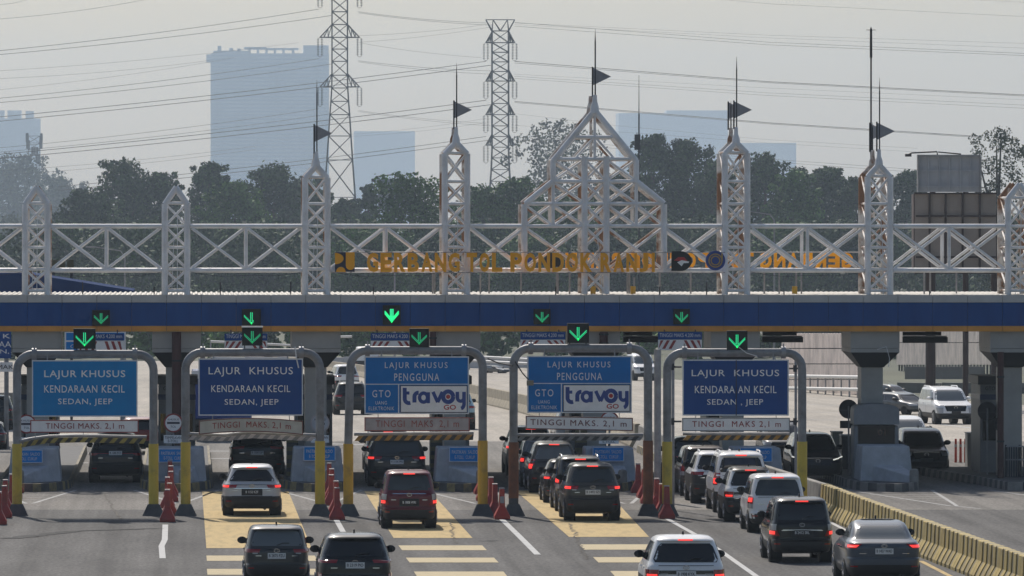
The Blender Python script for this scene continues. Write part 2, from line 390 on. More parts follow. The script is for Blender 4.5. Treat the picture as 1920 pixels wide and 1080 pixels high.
for (a, b, y0, y1) in ((387, 590, 1042, 1052), (388, 600, 1067, 1078),):
    gpoly(mb, [(a + 1, y1), (b + 6, y1), (b, y0), (a, y0)])
for (a, b, y0, y1) in ((747, 904, 1023, 1032), (761, 926, 1046, 1055), (776, 944, 1072, 1083)):
    gpoly(mb, [(a + 7, y1), (b + 9, y1), (b, y0), (a, y0)])
for (a, b, y0, y1) in ((1085, 1236, 1021, 1031), (1112, 1268, 1045, 1055), (1144, 1300, 1071, 1082)):
    gpoly(mb, [(a + 10, y1), (b + 13, y1), (b, y0), (a, y0)])
structure(mb.build('rumble_stripe', M['cream']))

PITCH = 4.57
CX = [-4.9 + PITCH * k for k in range(-2, 10)]         # column and island centres
KX = {k: -4.9 + PITCH * k for k in range(-2, 10)}
# hatched ghost islands in front of each kerb nose
mb = MB()
def gl(mb, a, b, wd, dz=0.006):
    a = Vector(a); b = Vector(b); t = (b - a).normalized(); nn = Vector((-t.y, t.x)) * wd / 2
    mb.add([(p.x, p.y, dz) for p in (a + nn, a - nn, b - nn, b + nn)], [(0, 1, 2, 3)])
for k in range(0, 8):
    x = KX[k]; far = k >= 6
    yl = 244.0; tip = 234.5 if not far else 232.5; tx = x + (0.1 if not far else 0.7)
    gl(mb, (x - 1.35, yl + 2), (tx - .1, tip), .12); gl(mb, (x + 1.35, yl + 2), (tx + .1, tip), .12)
    for i in range(4):
        f = 0.12 + i * 0.16; yy = yl - 0.5 + (tip - yl) * f; hw = 1.2 * (1 - f)
        gl(mb, (x - hw + (tx - x) * f, yy), (x + hw + (tx - x) * f, yy), .13, 0.0065)
gl(mb, (KX[6] + 0.7, 232.5), (KX[6] + 1.3, 230.2), .12)
structure(mb.build('hatch_marking', M['oldline']))
# faint lines on the far carriageways
mb = MB()
for y0, y1, x0, x1 in ((697, 711, 880, 1210), (712, 724, 890, 1215), (728, 738, 905, 1215), (744, 755, 930, 1240), (763, 775, 985, 1240), (738, 742, 1490, 1600),
                       (758, 762, 1490, 1600), (772, 776, 1500, 1620), (786, 790, 1500, 1620), (800, 803, 1510, 1620), (788, 804, 1700, 1830)):
    gline(mb, [(x0, y0), (x1, y1)], .22, 0.006, 10)
for y0, y1, x0, x1 in ((846, 846, 385, 430), (803, 803, 610, 680), (757, 766, 612, 626), (832, 834, 600, 690), (848, 850, 120, 170), (868, 868, 130, 166), (860, 860, 390, 430)):
    gline(mb, [(x0, y0), (x1, y1)], .5, 0.006, 3)
structure(mb.build('far_lane_line', M['line']))
def crack(name, pts, wd, m, n=26, amp=.09):
    q = [G(*p) for p in pts]; out = []
    for a, b in zip(q[:-1], q[1:]):
        for i in range(n): f = i / n; p = a.lerp(b, f); p.x += random.uniform(-amp, amp); out.append(p)
    L = [(p.x - wd * random.uniform(.3, .8), p.y, .0095) for p in out]; Rr = [(p.x + wd * random.uniform(.3, .8), p.y, .0095) for p in out]; k = len(out)
    structure(MB().add(L + Rr, [(i, i + 1, k + i + 1, k + i) for i in range(k - 1)]).build(name, m))
seal = mat('crack_seal', (.20, .185, .165), .9, var=.5, scale=8, spec=.1)
crack('road_crack', [(1070, 982), (1082, 1008), (1092, 1034), (1101, 1050)], .045, seal); crack('road_crack', [(847, 980), (849, 1000), (853, 1020)], .04, seal)
dk = mat('tar_seal', (.055, .055, .056), .8, var=.4, scale=5, spec=.1)
crack('road_crack', [(20, 1010), (140, 996), (300, 991)], .5, dk, 30, .02); crack('road_crack', [(905, 1015), (935, 1014)], .3, dk, 8, .02)
crack('road_crack', [(195, 925), (215, 958), (228, 975)], .05, seal, 20, .05)
# ================================================================== TOLL CANOPY
DF = 251.0; s = S(DF)
X0, X1 = -15.0, 39.0
cano = thing('toll_canopy', 'long blue and orange toll gate canopy on grey flared columns', 'toll canopy', (11, DF, 0))
zt, zc, zb, zo = ZA(553, DF), ZA(567, DF), ZA(611, DF), ZA(621.5, DF)
step = 65.3 / s; xs0 = XA(51, DF); xs_ = []
x = xs0
while x > X0 + step: x -= step
while x < X1: xs_.append(x); x += step
mb = MB()
for a in xs_: mb.bb(a + .006, a + step - .006, DF - .02, DF + .05, zb, zc - .005)
mb.build('blue_fascia', M['blue'], cano)
mb = MB()
for a in xs_: mb.bb(a + .006, a + step - .006, DF - .05, DF + .05, zo, zb - .004)
mb.build('orange_trim', M['orange'], cano)
mb = MB()
for a in xs_: mb.bb(a + .007, a + step - .007, DF - .06, DF + .12, zc, zt)
mb.build('coping', M['coping'], cano)
mb = MB(); mb.bb(X0, X1, DF + .052, DF + 17.6, zo + .02, zc - .1); mb.build('roof_slab', M['soffit'], cano)
# corrugated roof sheet, ridges running front to back
mb = MB(); n = int((X1 - X0) / 0.17); vs = []; fs = []
for i in range(n * 4 + 1):
    xx = X0 + i * 0.17 / 4; h = (0.035, 0.035, 0.0, 0.0)[i % 4]
    vs += [(xx, DF + .13, zt - .03 + h), (xx, DF + 8.2, zt + .0 + h), (xx, DF + 17.5, zt - .35 + h)]
for i in range(n * 4): fs += [(3 * i, 3 * i + 3, 3 * i + 4, 3 * i + 1), (3 * i + 1, 3 * i + 4, 3 * i + 5, 3 * i + 2)]
mb.add(vs, fs).build('roof_sheet', M['sheet'], cano)
mb = MB(); mb.bb(X0, X1, DF + 17.61, DF + 17.75, zo, zt - .3); mb.build('rear_fascia', M['coping'], cano)
def column_mesh(x):
    hz, fz = ZA(661, DF), ZA(690, DF); hw, sw = .80, .355; y0, y1 = DF + .22, DF + 3.8
    c = thing_child('column', cano)
    head = MB(); zm = zo - (zo - hz) * 0.80
    head.bb(x - hw, x + hw, y0, y1, zm, zo - .003); head.bb(x - hw + .004, x + hw - .004, y0 + .004, y1 - .004, hz, zm - .012)
    sh = MB(); zz = [0.14, 0.9, 1.65, 2.2, 2.75, 3.3, fz]
    for a, b in zip(zz[:-1], zz[1:]): sh.bb(x - sw, x + sw, y0 + 1.1, y1 - 1.1, a, b - .014)
    sh.bb(x - sw + .012, x + sw - .012, y0 + 1.115, y1 - 1.115, .1, fz)
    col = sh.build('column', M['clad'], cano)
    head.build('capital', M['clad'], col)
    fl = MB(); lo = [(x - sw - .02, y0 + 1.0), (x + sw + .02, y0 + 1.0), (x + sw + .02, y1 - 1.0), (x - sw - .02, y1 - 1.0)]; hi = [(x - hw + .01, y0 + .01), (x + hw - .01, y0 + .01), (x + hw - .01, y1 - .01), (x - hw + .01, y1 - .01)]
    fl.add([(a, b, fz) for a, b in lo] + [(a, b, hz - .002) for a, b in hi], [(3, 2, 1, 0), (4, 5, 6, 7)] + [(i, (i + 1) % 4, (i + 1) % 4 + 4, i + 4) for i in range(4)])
    fl.build('flare', M['claddark'], col)  # underside shade put into the flare's dark colour
def thing_child(n, p): return p
for k in range(-1, 9): column_mesh(KX[k])
# thin posts standing on the roof edge
for px in (155, 289, 413, 545, 700, 1042, 1237, 1325, 1470, 1743):
    mb = MB(); x = XA(px, DF + 1); mb.tube((x, DF + 1, zt - .05), (x, DF + 1, zt + .12 + .3 * ((px * 7) % 3) / 2), .022, 6)
    mb.build('roof_stub', M['dark'], cano)
for px, h in ((1044, .9), (1068, 1.2), (1180, .9), (1189, .55), (1237, .7), (1295, .9), (1348, .8), (1433, .8), (1493, .7), (1744, .8), (815, .8), (917, .75)):
    mb = MB(); x = XA(px, DF + 3.4); mb.tube((x, DF + 3.4, zt), (x, DF + 3.4, zt + h), .035, 6)
    mb.build('roof_post', M['steel'], cano)
for px in (1112, 1187, 1490):
    x = XA(px, DF + 2.8); m2 = MB(); m2.tube((x, DF + 2.8, zt), (x, DF + 2.8, zt + .26), .09, 10); m2.build('roof_cap', M['postorg'], cano, 40)

# ================================================================== LATTICE TOWERS AND TRUSS ON THE ROOF
DT = 252.0; DEP = 2.35; st = S(DT)
zfoot = ZA(550, DT) - .05; z_top, z_bot = ZA(424, DT), ZA(507, DT)
RP = .105
def zp(py): return ZA(py, DT)
def pane_brace(mb, xa, xb, za, zb, y, r=.038):
    mb.tube((xa, y, za), (xb, y, zb), r, 6); mb.tube((xa, y + .05, zb), (xb, y + .05, za), r, 6)
def pennant(x, y, zf, hh, ww, root, zrod, zbase, rr=.022):
    m = MB(); m.tube((x, y, zbase), (x, y, zbase + (zrod - zbase) * .82), rr, 7); m.tube((x, y, zbase + (zrod - zbase) * .82), (x, y, zrod), rr * .85, 7, .004)
    m.tube((x - .09, y, zbase - .05), (x - .09, y, zf + hh + .03), .028, 6); m.build('spire', M['dark'], root, 50)
    m = MB(); m.prism([(x - .075, zf), (x - .075, zf + hh), (x + ww, zf + hh * .5)], y - .012, y + .012); m.build('pennant', M['flag'], root)
def tower(px, pyshoulder, pyapex, label, rod=None, flag=None, cap=None, mast=None, spin=0, wrong=0):
    x = XA(px, DT); t = thing('lattice_tower', label, 'lattice tower', (x, DT, zfoot), 'white lattice towers along the canopy roof')
    hw = 27.0 / st - RP; zs, za = zp(pyshoulder), zp(pyapex)
    for pl, y in enumerate((DT, DT + DEP)):
        mtl = M['white'] if pl == 0 else M['rusty']
        for sg in (-1, 1): MB().tube((x + sg * hw, y, zfoot), (x + sg * hw, y, zs), RP, 12).build('post', mtl, t, 50)
        m = MB(); m.tube((x - hw, y, zs - .02), (x + .02, y, za - RP + .02), RP * .97, 12); m.tube((x + hw, y + .003, zs - .02), (x - .02, y + .003, za - RP + .02), RP * .97, 12); m.build('gable', mtl, t, 40)
        m = MB(); z = zp(524); zl = [zfoot + .06]
        zl = [zp(545)] + [v for v in (zp(505), zp(464), z_top, zp(382), zp(340), zp(298)) if v < zs - .25] + [zs + .02]
        for a, b in zip(zl[:-1], zl[1:]):
            pane_brace(m, x - hw + .05, x + hw - .05, a + .05, b - .05, y, .04)
        for a in zl: m.tube((x - hw, y - .003, a), (x + hw, y - .003, a), .05, 8)
        m.build('bracing', mtl, t, 50)
        if cap:
            zc_ = zp(cap); m = MB(); m.path([(x, y, za - .12), (x, y, za + .04), (x, y, za + .16), (x, y, zc_)], [.14, .12, .075, .06], 10); m.build('finial', mtl, t, 50)
            zr = zp(rod)
            zf = zp(flag)
            if pl == 0 or px > 1300: pennant(x + (.02 if pl == 0 else 0), y, zf, 32 / st, 29 / st, t, zr if pl == 0 else zf + .6, zc_ - .02)
    m = MB()
    for zz in zl[::2]:
        for sg in (-1, 1): m.tube((x + sg * hw, DT + .06, zz), (x + sg * hw, DT + DEP - .06, zz), .04, 6)
    for a, b in zip(zl[:-1], zl[1:]):
        for sg in (-1, 1): m.tube((x + sg * hw, DT + .06, a), (x + sg * hw, DT + DEP - .06, b), .035, 6)
    m.build('side_bracing', M['rusty'], t, 50)
    m = MB(); m.path([(x + .05, DT - .14, zp(400 + 10 * spin)), (x + .03 + .08 * spin, DT - .16, zp(470)), (x + .02 + .12 * spin, DT - .1, zfoot)], .013, 5)
    m.path([(x - .06, DT - .13, zp(440)), (x - .12, DT - .15, zp(520)), (x - .14, DT - .1, zfoot)], .011, 5); m.build('cable', M['cable'], t)
    if mast:
        m = MB(); xm = x - .05; y = DT + DEP
        m.path([(xm, y, za), (xm, y, zp(mast) - .9), (xm, y, zp(mast) - .9), (xm, y, zp(mast))], [.03, .028, .045, .04], 8); m.tube((xm, y, zp(mast)), (xm, y, zp(mast) + .12), .05, 6, .01)
        m.tube((xm - .16, y, zp(mast) + .02), (xm + .16, y, zp(mast) + .02), .012, 4); m.build('lightning_mast', M['dark'], t)
    return t
tower(68, 382, 346, 'low white lattice tower without a spire, leftmost on the roof')
tower(330, 382, 346, 'low white lattice tower without a spire, second from the left', spin=.2)
tower(593, 333, 305, 'white lattice tower with pennant, just left of the amber lettering', rod=150, flag=266, cap=284)
tower(855, 288, 261, 'tall white lattice tower with pennant, left of the stepped gable', rod=118, flag=222, cap=238, spin=.3)
tower(1380, 287, 261, 'tall white lattice tower with pennant, right of the stepped gable', rod=106, flag=222, cap=238, spin=.5)
tower(1648, 331, 303, 'rusty white lattice tower with pennant and tall lightning mast', rod=146, flag=262, cap=280, mast=54, spin=1)
tower(1911, 372, 340, 'rusty white lattice tower cut by the right edge of the photo')
# stepped gable in the middle
xg = XA(1115, DT)
g = thing('lattice_gable', 'white stepped lattice gable with tall pennant at the canopy centre', 'lattice gable', (xg, DT, zfoot))
def gx(px): return XA(px, DT)
for pl, y in enumerate((DT, DT + DEP)):
    mtl = M['white'] if pl == 0 else M['rusty']
    for px, pt, pb in ((1096, 293, 551), (1137, 293, 551), (983, 383, 511), (1245, 383, 511), (1037, 300, 341), (1193, 300, 341)):
        MB().tube((gx(px), y, zp(pb)), (gx(px), y, zp(pt)), RP if px in (983, 1245, 1096, 1137) else RP * .9, 12).build('post', mtl, g, 50)
    m = MB()
    for sg in (-1, 1):
        q = lambda px: gx(1115 + sg * (px - 1115))
        m.tube((q(1245), y, zp(382)), (q(1193), y, zp(340)), RP * .96, 12); m.tube((q(1193), y, zp(302)), (q(1115), y + .003 * sg, zp(207)), RP * .96, 12)
    m.build('gable', mtl, g, 40)
    m = MB()
    for py, a, b in ((298, 1037, 1193), (340, 1037, 1193), (382, 983, 1245), (424, 983, 1245), (507, 983, 1245), (257, 1072, 1158)):
        m.tube((gx(a), y - .003, zp(py)), (gx(b), y - .003, zp(py)), .065, 8)
    for a, b, rows in ((1037, 1096, ((298, 340), (340, 382), (382, 424))), (1137, 1193, ((298, 340), (340, 382), (382, 424))),
                       (983, 1037, ((382, 424),)), (1193, 1245, ((382, 424),)), (983, 1096, ((424, 507),)), (1137, 1245, ((424, 507),)),
                       (1096, 1137, ((298, 340), (340, 382), (382, 424), (424, 464), (464, 507), (507, 548)))):
        for u, v in rows: pane_brace(m, gx(a) + .05, gx(b) - .05, zp(u) - .05, zp(v) + .05, y, .042)
    m.tube((gx(1115), y, zp(298)), (gx(1115), y, zp(215)), .05, 8)
    m.tube((gx(1078), y, zp(298)), (gx(1113), y, zp(258)), .04, 6); m.tube((gx(1152), y, zp(298)), (gx(1117), y, zp(258)), .04, 6)
    for px in (1037, 1193): m.tube((gx(px), y, zp(341)), (gx(px), y, zp(424)), .06, 8)
    m.build('bracing', mtl, g, 50)
    m = MB(); m.path([(gx(1115), y, zp(212)), (gx(1115), y, zp(198)), (gx(1115), y, zp(190)), (gx(1115), y, zp(178))], [.16, .13, .085, .075], 10); m.build('finial', mtl, g, 50)
    if pl == 0: pennant(gx(1116), y, zp(160), 33 / st, 30 / st, g, zp(54) if pl == 0 else zp(128), zp(179), .025)
m = MB()
for px, pys in ((983, (386, 424, 507)), (1245, (386, 424, 507)), (1096, (298, 382, 464, 545)), (1137, (298, 340, 424, 507)), (1037, (300, 340)), (1193, (300, 340))):
    for py in pys: m.tube((gx(px), DT + .06, zp(py)), (gx(px), DT + DEP - .06, zp(py)), .04, 6)
m.build('side_bracing', M['rusty'], g, 50)
m = MB(); m.path([(gx(1118), DT - .14, zp(425)), (gx(1122), DT - .15, zp(470)), (gx(1130), DT - .1, zfoot)], .013, 5); m.build('cable', M['cable'], g)
# truss spans between the towers
cent = [-194, 68, 330, 593, 855, 1115, 1380, 1648, 1911, 2173]
spn = ['span of white lattice truss left of the leftmost tower', 'span of white lattice truss between the two leftmost towers', 'span of white lattice truss between second and third towers from left',
       'span of white lattice truss behind the word GERBANG', 'span of white lattice truss left of the stepped gable', 'span of white lattice truss right of the stepped gable',
       'span of white lattice truss in front of the mirrored amber letters', 'span of white lattice truss in front of the brown billboard', 'span of white lattice truss right of the rightmost tower']
for i in range(9):
    ha = 27 if cent[i] != 1115 else 130; hb = 27 if cent[i + 1] != 1115 else 130
    xa, xb = XA(cent[i] + ha, DT), XA(cent[i + 1] - hb, DT); xm = (xa + xb) / 2
    if i == 4 or i == 5: xm = None
    t = thing('lattice_truss', spn[i], 'roof truss', ((xa + xb) / 2, DT, z_bot), 'white truss spans between the lattice towers')
    for pl, y in enumerate((DT, DT + DEP)):
        mtl = M['white']
        MB().tube((xa, y, z_top), (xb, y, z_top), .072, 10).build('top_chord', mtl, t, 50)
        MB().tube((xa, y, z_bot), (xb, y, z_bot), .072, 10).build('bottom_chord', mtl, t, 50)
        m = MB()
        for u, v in (((xa, xm), (xm, xb)) if xm else ((xa, xb),)):
            m.tube((u + .05, y - .02, z_top - .07), (v - .05, y - .02, z_bot + .07), .052, 8); m.tube((u + .05, y + .05, z_bot + .07), (v - .05, y + .05, z_top - .07), .052, 8)
        if xm: m.tube((xm, y + .01, z_bot), (xm, y + .01, z_top), .058, 8)
        m.build('diagonal', mtl, t, 50)
    m = MB()
    for k in range(5):
        xx = xa + (xb - xa) * (k + .5) / 5; m.tube((xx, DT + .05, z_top), (xx, DT + DEP - .05, z_top), .03, 6)
    m.build('cross_tie', M['white'], t, 50)
    if i in (0, 1, 2, 3, 6):
        m = MB(); q = [(xa + (xb - xa) * f, DT - .09, z_bot - .05 - .16 * math.sin(math.pi * f) * (1 + .3 * math.sin(9 * f))) for f in np.linspace(0, 1, 12)]; m.path(q, .01, 4); m.build('sagging_wire', M['wire'], t)
# struts that carry the bottom chord
for px in (1470, 1512, 982, 1052, 815, 905, 1183, 1744, 1805):
    mb = MB(); x = XA(px, DT + .2); mb.tube((x, DT + DEP - .1, zt), (x, DT + DEP - .1, z_bot), .03, 6)
    mb.build('truss_strut', M['steel'], cano)

# ------------------------------------------------------------------ amber lettering
WORDS = (('GERBANG', 688, 862), ('TOL', 875, 942), ('PONDOK', 957, 1110), ('RANJI', 1126, 1230))
ADV = {'I': .5, 'J': .85}
def letters(words, y, py0, py1, label, mirror=None, d=DT, name='roof_lettering'):
    z0, z1 = ZA(py1, d), ZA(py0, d)
    t = thing(name, label, 'lettering', (XA(960, d), y, z0))
    for wd_, a, b in words:
        tot = sum(ADV.get(c, 1) for c in wd_); gap = 4.2; sc_ = (b - a - gap * (len(wd_) - 1)) / tot; x = a
        for c in wd_:
            w_ = ADV.get(c, 1) * sc_; u, v = x, x + w_
            if mirror: u, v = mirror - (v - 688), mirror - (u - 688)
            m = MB()
            cw = v - u
            if c == 'I': u += cw * .22; v -= cw * .22
            text(m, c, XA(u, d), XA(v, d), z0, z1, y, y + .09, bold=.045, mirror=bool(mirror)); m.build('letter', M['amber'], t); x += w_ + gap
    m = MB(); a, b = words[0][1] - 60, words[-1][2] + 130
    if mirror: a, b = mirror - (b - 688), mirror - (a - 688)
    for py in (py0 - 1, py1 + 1): m.tube((XA(a, d), y + .1, ZA(py, d)), (XA(b, d), y + .1, ZA(py, d)), .016, 5)
    m.build('mounting_rail', M['steel'], t)
    return t
YL = DT - .34
letters(WORDS, YL, 474, 510, 'amber block letters reading GERBANG TOL PONDOK RANJI along the truss', d=YL)
YB = DT + DEP + .3
letters(WORDS, YB, 474, 503, 'amber letters seen from behind, reversed, on the rear truss', mirror=1600, d=YB)
def emblem_pillars(px0, px1, py0, py1, y, label):
    d = y; f = lambda u, v: (XA(px0 + (px1 - px0) * u, d), ZA(py0 + (py1 - py0) * v, d))
    a, b = f(0, 1); c, e = f(1, 0); t = thing('emblem', label, 'emblem', ((a + c) / 2, y, b))
    m = MB(); m.bb(a, c, y, y + .06, b, e); m.build('plate', M['navy'], t)
    def poly(pts): return [f(*p) for p in pts]
    m = MB()
    arc = [(0.0 + .44 * math.cos(q), .32 + .29 * math.sin(q)) for q in np.linspace(-math.pi / 2, math.pi / 2, 14)]
    m.prism(poly(arc), y - .012, y + .004)
    u = [(.55, .0), (1, .0), (1, .62)] + [(.775 + .225 * math.cos(q), .66 + .24 * math.sin(q)) for q in np.linspace(0, math.pi, 14)] + [(.55, .62)]
    m.prism(poly(u), y - .012, y + .004)
    b_ = [(.3 + .24 * math.cos(q), 1.0 - .26 * math.sin(q)) for q in np.linspace(0, math.pi, 14)]
    m.prism(poly(b_), y - .012, y + .004); m.build('symbol', M['amber'], t); return t
def emblem_dshape(px0, px1, py0, py1, y, label, back=False):
    d = y; cx_, hz_ = XA(px0, d), (ZA(py0, d) - ZA(py1, d)) / 2; cz = (ZA(py0, d) + ZA(py1, d)) / 2; W_ = XA(px1, d) - cx_
    t = thing('emblem', label, 'emblem', (cx_ + W_ / 2, y, cz - hz_))
    sg = -1 if back else 1; xo = cx_ + W_ if back else cx_
    pts = [(xo, cz - hz_), (xo, cz + hz_)] + [(xo + sg * (W_ * .45 + W_ * .55 * math.cos(q)), cz + hz_ * math.sin(q)) for q in np.linspace(math.pi / 2, -math.pi / 2, 20)]
    m = MB(); m.prism(pts, y, y + .06); m.build('plate', M['housing'], t)
    if not back:
        m = MB(); m.prism([(cx_ + W_ * .12, cz + .02), (cx_ + W_ * .34, cz + .13), (cx_ + W_ * .62, cz + .13), (cx_ + W_ * .82, cz - .02), (cx_ + W_ * .4, cz - .0)], y - .012, y + .004); m.build('swoosh_upper', M['brandred'], t)
        m = MB(); m.prism([(cx_ + W_ * .28, cz - .04), (cx_ + W_ * .5, cz + .03), (cx_ + W_ * .88, cz - .02), (cx_ + W_ * .84, cz - .06), (cx_ + W_ * .6, cz - .07), (cx_ + W_ * .5, cz - .17)], y - .014, y + .004); m.build('swoosh_lower', M['lettering'], t)
    return t
def emblem_round(pc, r, py, y, label, back=False):
    d = y; c = (XA(pc, d), ZA(py, d)); rr = r / S(d); t = thing('emblem', label, 'emblem', (c[0], y, c[1] - rr))
    m = MB(); m.disc(c, rr, y, y + .06, 32); m.build('plate', M['brandblue'], t)
    if not back:
        m = MB(); m.ring(c, rr * .72, rr * .6, y - .012, y + .004); m.ring(c, rr * .5, rr * .38, y - .012, y + .004)
        m.bb(c[0] + rr * .6, c[0] + rr * .74, y - .014, y + .004, c[1], c[1] + rr * .74); m.build('symbol', mat('emblem_gold', (.42, .27, .06), .5), t)
    return t
emblem_pillars(628, 665, 473, 510, YL, 'amber and navy square emblem left of the word GERBANG')
emblem_dshape(1259, 1297, 471, 508, YL, 'black rounded emblem with red and white swoosh beside RANJI')
emblem_round(1341.5, 18.5, 488.5, YL, 'round blue emblem with gold rings right of the black one')
emblem_dshape(1021, 1051, 473, 504, YB, 'dark back of a rounded emblem seen between the letters of PONDOK', True)
emblem_round(984, 16, 489, YB, 'blue back of a round emblem behind the letters PO', True)
# ================================================================== HEIGHT PORTALS
DP = 225.0; sp = S(DP)
def xp(px): return XA(px, DP)
def zq(py): return ZA(py, DP)
PORT = [  # left post, right post, pipe centre y, yellow from/to (left, right), base y, sign box, height-sign box
 dict(l=32, r=288, top=664, pl=('postyel', 832, 952), pr=('postyel', 832, 950), base=971),
 dict(l=348, r=600, top=661, pl=('postyel', 829, 952), pr=('postyel', 827, 948), base=968),
 dict(l=657, r=905, top=657, pl=('postorg', 832, 948), pr=('postorg', 826, 947), base=967, lean=4),
 dict(l=963, r=1215, top=653, pl=('postrust', 829, 934), pr=('postrust', 826, 950), base=965),
 dict(l=1251, r=1504, top=661, pl=('postyel', 828, 945), pr=('postyel', 828, 945), base=964)]
side = ['leftmost', 'second from left', 'middle', 'fourth from left', 'rightmost']
pl_ = ['yellow legs, leftmost of the five', 'yellow legs, second of five from the left', 'amber legs, middle one of the five', 'rust brown legs, fourth of five from the left', 'yellow legs, rightmost of the five']
YP = DP
for i, p in enumerate(PORT):
    l, r, top = xp(p['l']), xp(p['r']), zq(p['top']); t = thing('height_portal', 'grey pipe portal frame with ' + pl_[i], 'portal frame', ((l + r) / 2, YP, 0), 'grey pipe portals before the toll gate')
    rad = .125; c = .48; ln = p.get('lean', 0) / sp
    pts = [(l - ln, YP, zq(p['pl'][1]))]
    pts += [(l + c - c * math.cos(a), YP, top - c + c * math.sin(a)) for a in np.linspace(0, math.pi / 2, 7)]
    pts += [(r - c + c * math.sin(a), YP, top - c + c * math.cos(a)) for a in np.linspace(0, math.pi / 2, 7)]
    pts += [(r + ln * 0, YP, zq(p['pr'][1]))]
    m = MB(); m.path(pts, rad, 14); m.build('pipe_frame', M['pipe'], t, 60)
    for sx in (l + 1.0 - .5, r - .55):                 # flange joints
        m = MB(); m.tube((sx - .07, YP, top), (sx + .07, YP, top), rad + .055, 14)
        for a in range(3): m.tube((sx, YP + .05 * (a - 1), top + rad), (sx, YP + .05 * (a - 1), top + rad + .14), .018, 5)
        m.build('flange', M['steel'], t, 40)
    for x0, pz, ba in ((l - ln, p['pl'], 'l'), (r, p['pr'], 'r')):
        zlow = max(zq(pz[2]), .3)
        m = MB(); m.tube((x0, YP, zq(pz[1])), (x0, YP, zlow), rad + .025, 14); m.build('painted_sleeve', M[pz[0]], t, 50)
        m = MB(); m.tube((x0, YP, zlow), (x0, YP, .06), rad + .02, 14)
        q = .33; h = .34
        m.add([(x0 + a * q, YP + b * q, 0.0) for a, b in ((-1, -1), (1, -1), (1, 1), (-1, 1))] + [(x0 + a * .17, YP + b * .17, h) for a, b in ((-1, -1), (1, -1), (1, 1), (-1, 1))],
              [(0, 3, 2, 1), (4, 5, 6, 7)] + [(j, (j + 1) % 4, (j + 1) % 4 + 4, j + 4) for j in range(4)])
        m.build('foot_block', M['base'], t)
# ------------------------------------------------------------------ lane signs
ZF = YP - .19                                          # sign face
def sign_frame(t, a, b, c, d, m_panel, border=.035, y=None):
    y = ZF if y is None else y
    m = MB(); m.bb(a, b, y, y + .05, c, d); m.build('panel', m_panel, t)
    m = MB(); w_ = border
    m.bb(a, b, y - .006, y - .001, d - w_, d); m.bb(a, b, y - .006, y - .001, c, c + w_); m.bb(a, a + w_, y - .006, y - .001, c + w_, d - w_); m.bb(b - w_, b, y - .006, y - .001, c + w_, d - w_)
    m.build('border', M['dimletter'], t)
def brackets(t, xs, z0, z1, y):
    for x in xs:
        m = MB(); m.bb(x - .02, x + .02, y + .052, y + .09, z0, z1); m.build('bracket', M['steel'], t)
def smallcar_sign(x0, x1, y0, y1, mt, lines, label, top):
    a, b, c, d = xp(x0), xp(x1), zq(y1), zq(y0)
    t = thing('lane_sign', label, 'lane sign', ((a + b) / 2, ZF, c), 'blue lane signs hung in the portals')
    sign_frame(t, a, b, c, d, mt); m = MB()
    for wd, u0, u1, v0, v1, bo in lines: text(m, wd, xp(u0), xp(u1), zq(v1), zq(v0), ZF - .012, ZF, bold=bo, space=1.12)
    m.build('lettering', M['lettering'], t)
    brackets(t, (a + .45, b - .45), c + .1, zq(top), ZF); return t
smallcar_sign(60, 258, 675, 781, M['signblue'], (('LAJUR KHUSUS', 83, 235, 694, 711, .012), ('KENDARAAN KECIL', 83, 234, 722, 736, .008), ('SEDAN, JEEP', 109, 211, 747, 761, .008)),
              'bright blue sign LAJUR KHUSUS KENDARAAN KECIL SEDAN JEEP, in the leftmost portal', 664)
smallcar_sign(372, 568, 672, 779, M['signnavy'], (('LAJUR  KHUSUS', 391, 549, 688, 706, .004), ('KENDARAAN KECIL', 396, 544, 722, 735, .004), ('SEDAN, JEEP', 421, 522, 748, 762, .004)),
              'navy LAJUR KHUSUS sign above the bowed height plate, second portal from left', 661)
t5 = smallcar_sign(1279, 1478, 674, 779, M['signnavy'], (('LAJUR  KHUSUS', 1296, 1460, 693, 709, .006), ('KENDARA AN KECIL', 1302, 1455, 723, 737, .006), ('SEDAN , JEEP', 1325, 1430, 748, 762, .006)),
              'navy LAJUR KHUSUS sign with a centre seam, in the rightmost portal', 661)
m = MB(); x = xp(1379.5); m.bb(x - .012, x + .012, ZF - .016, ZF - .007, zq(779), zq(675)); m.build('centre_seam', M['dark'], t5)
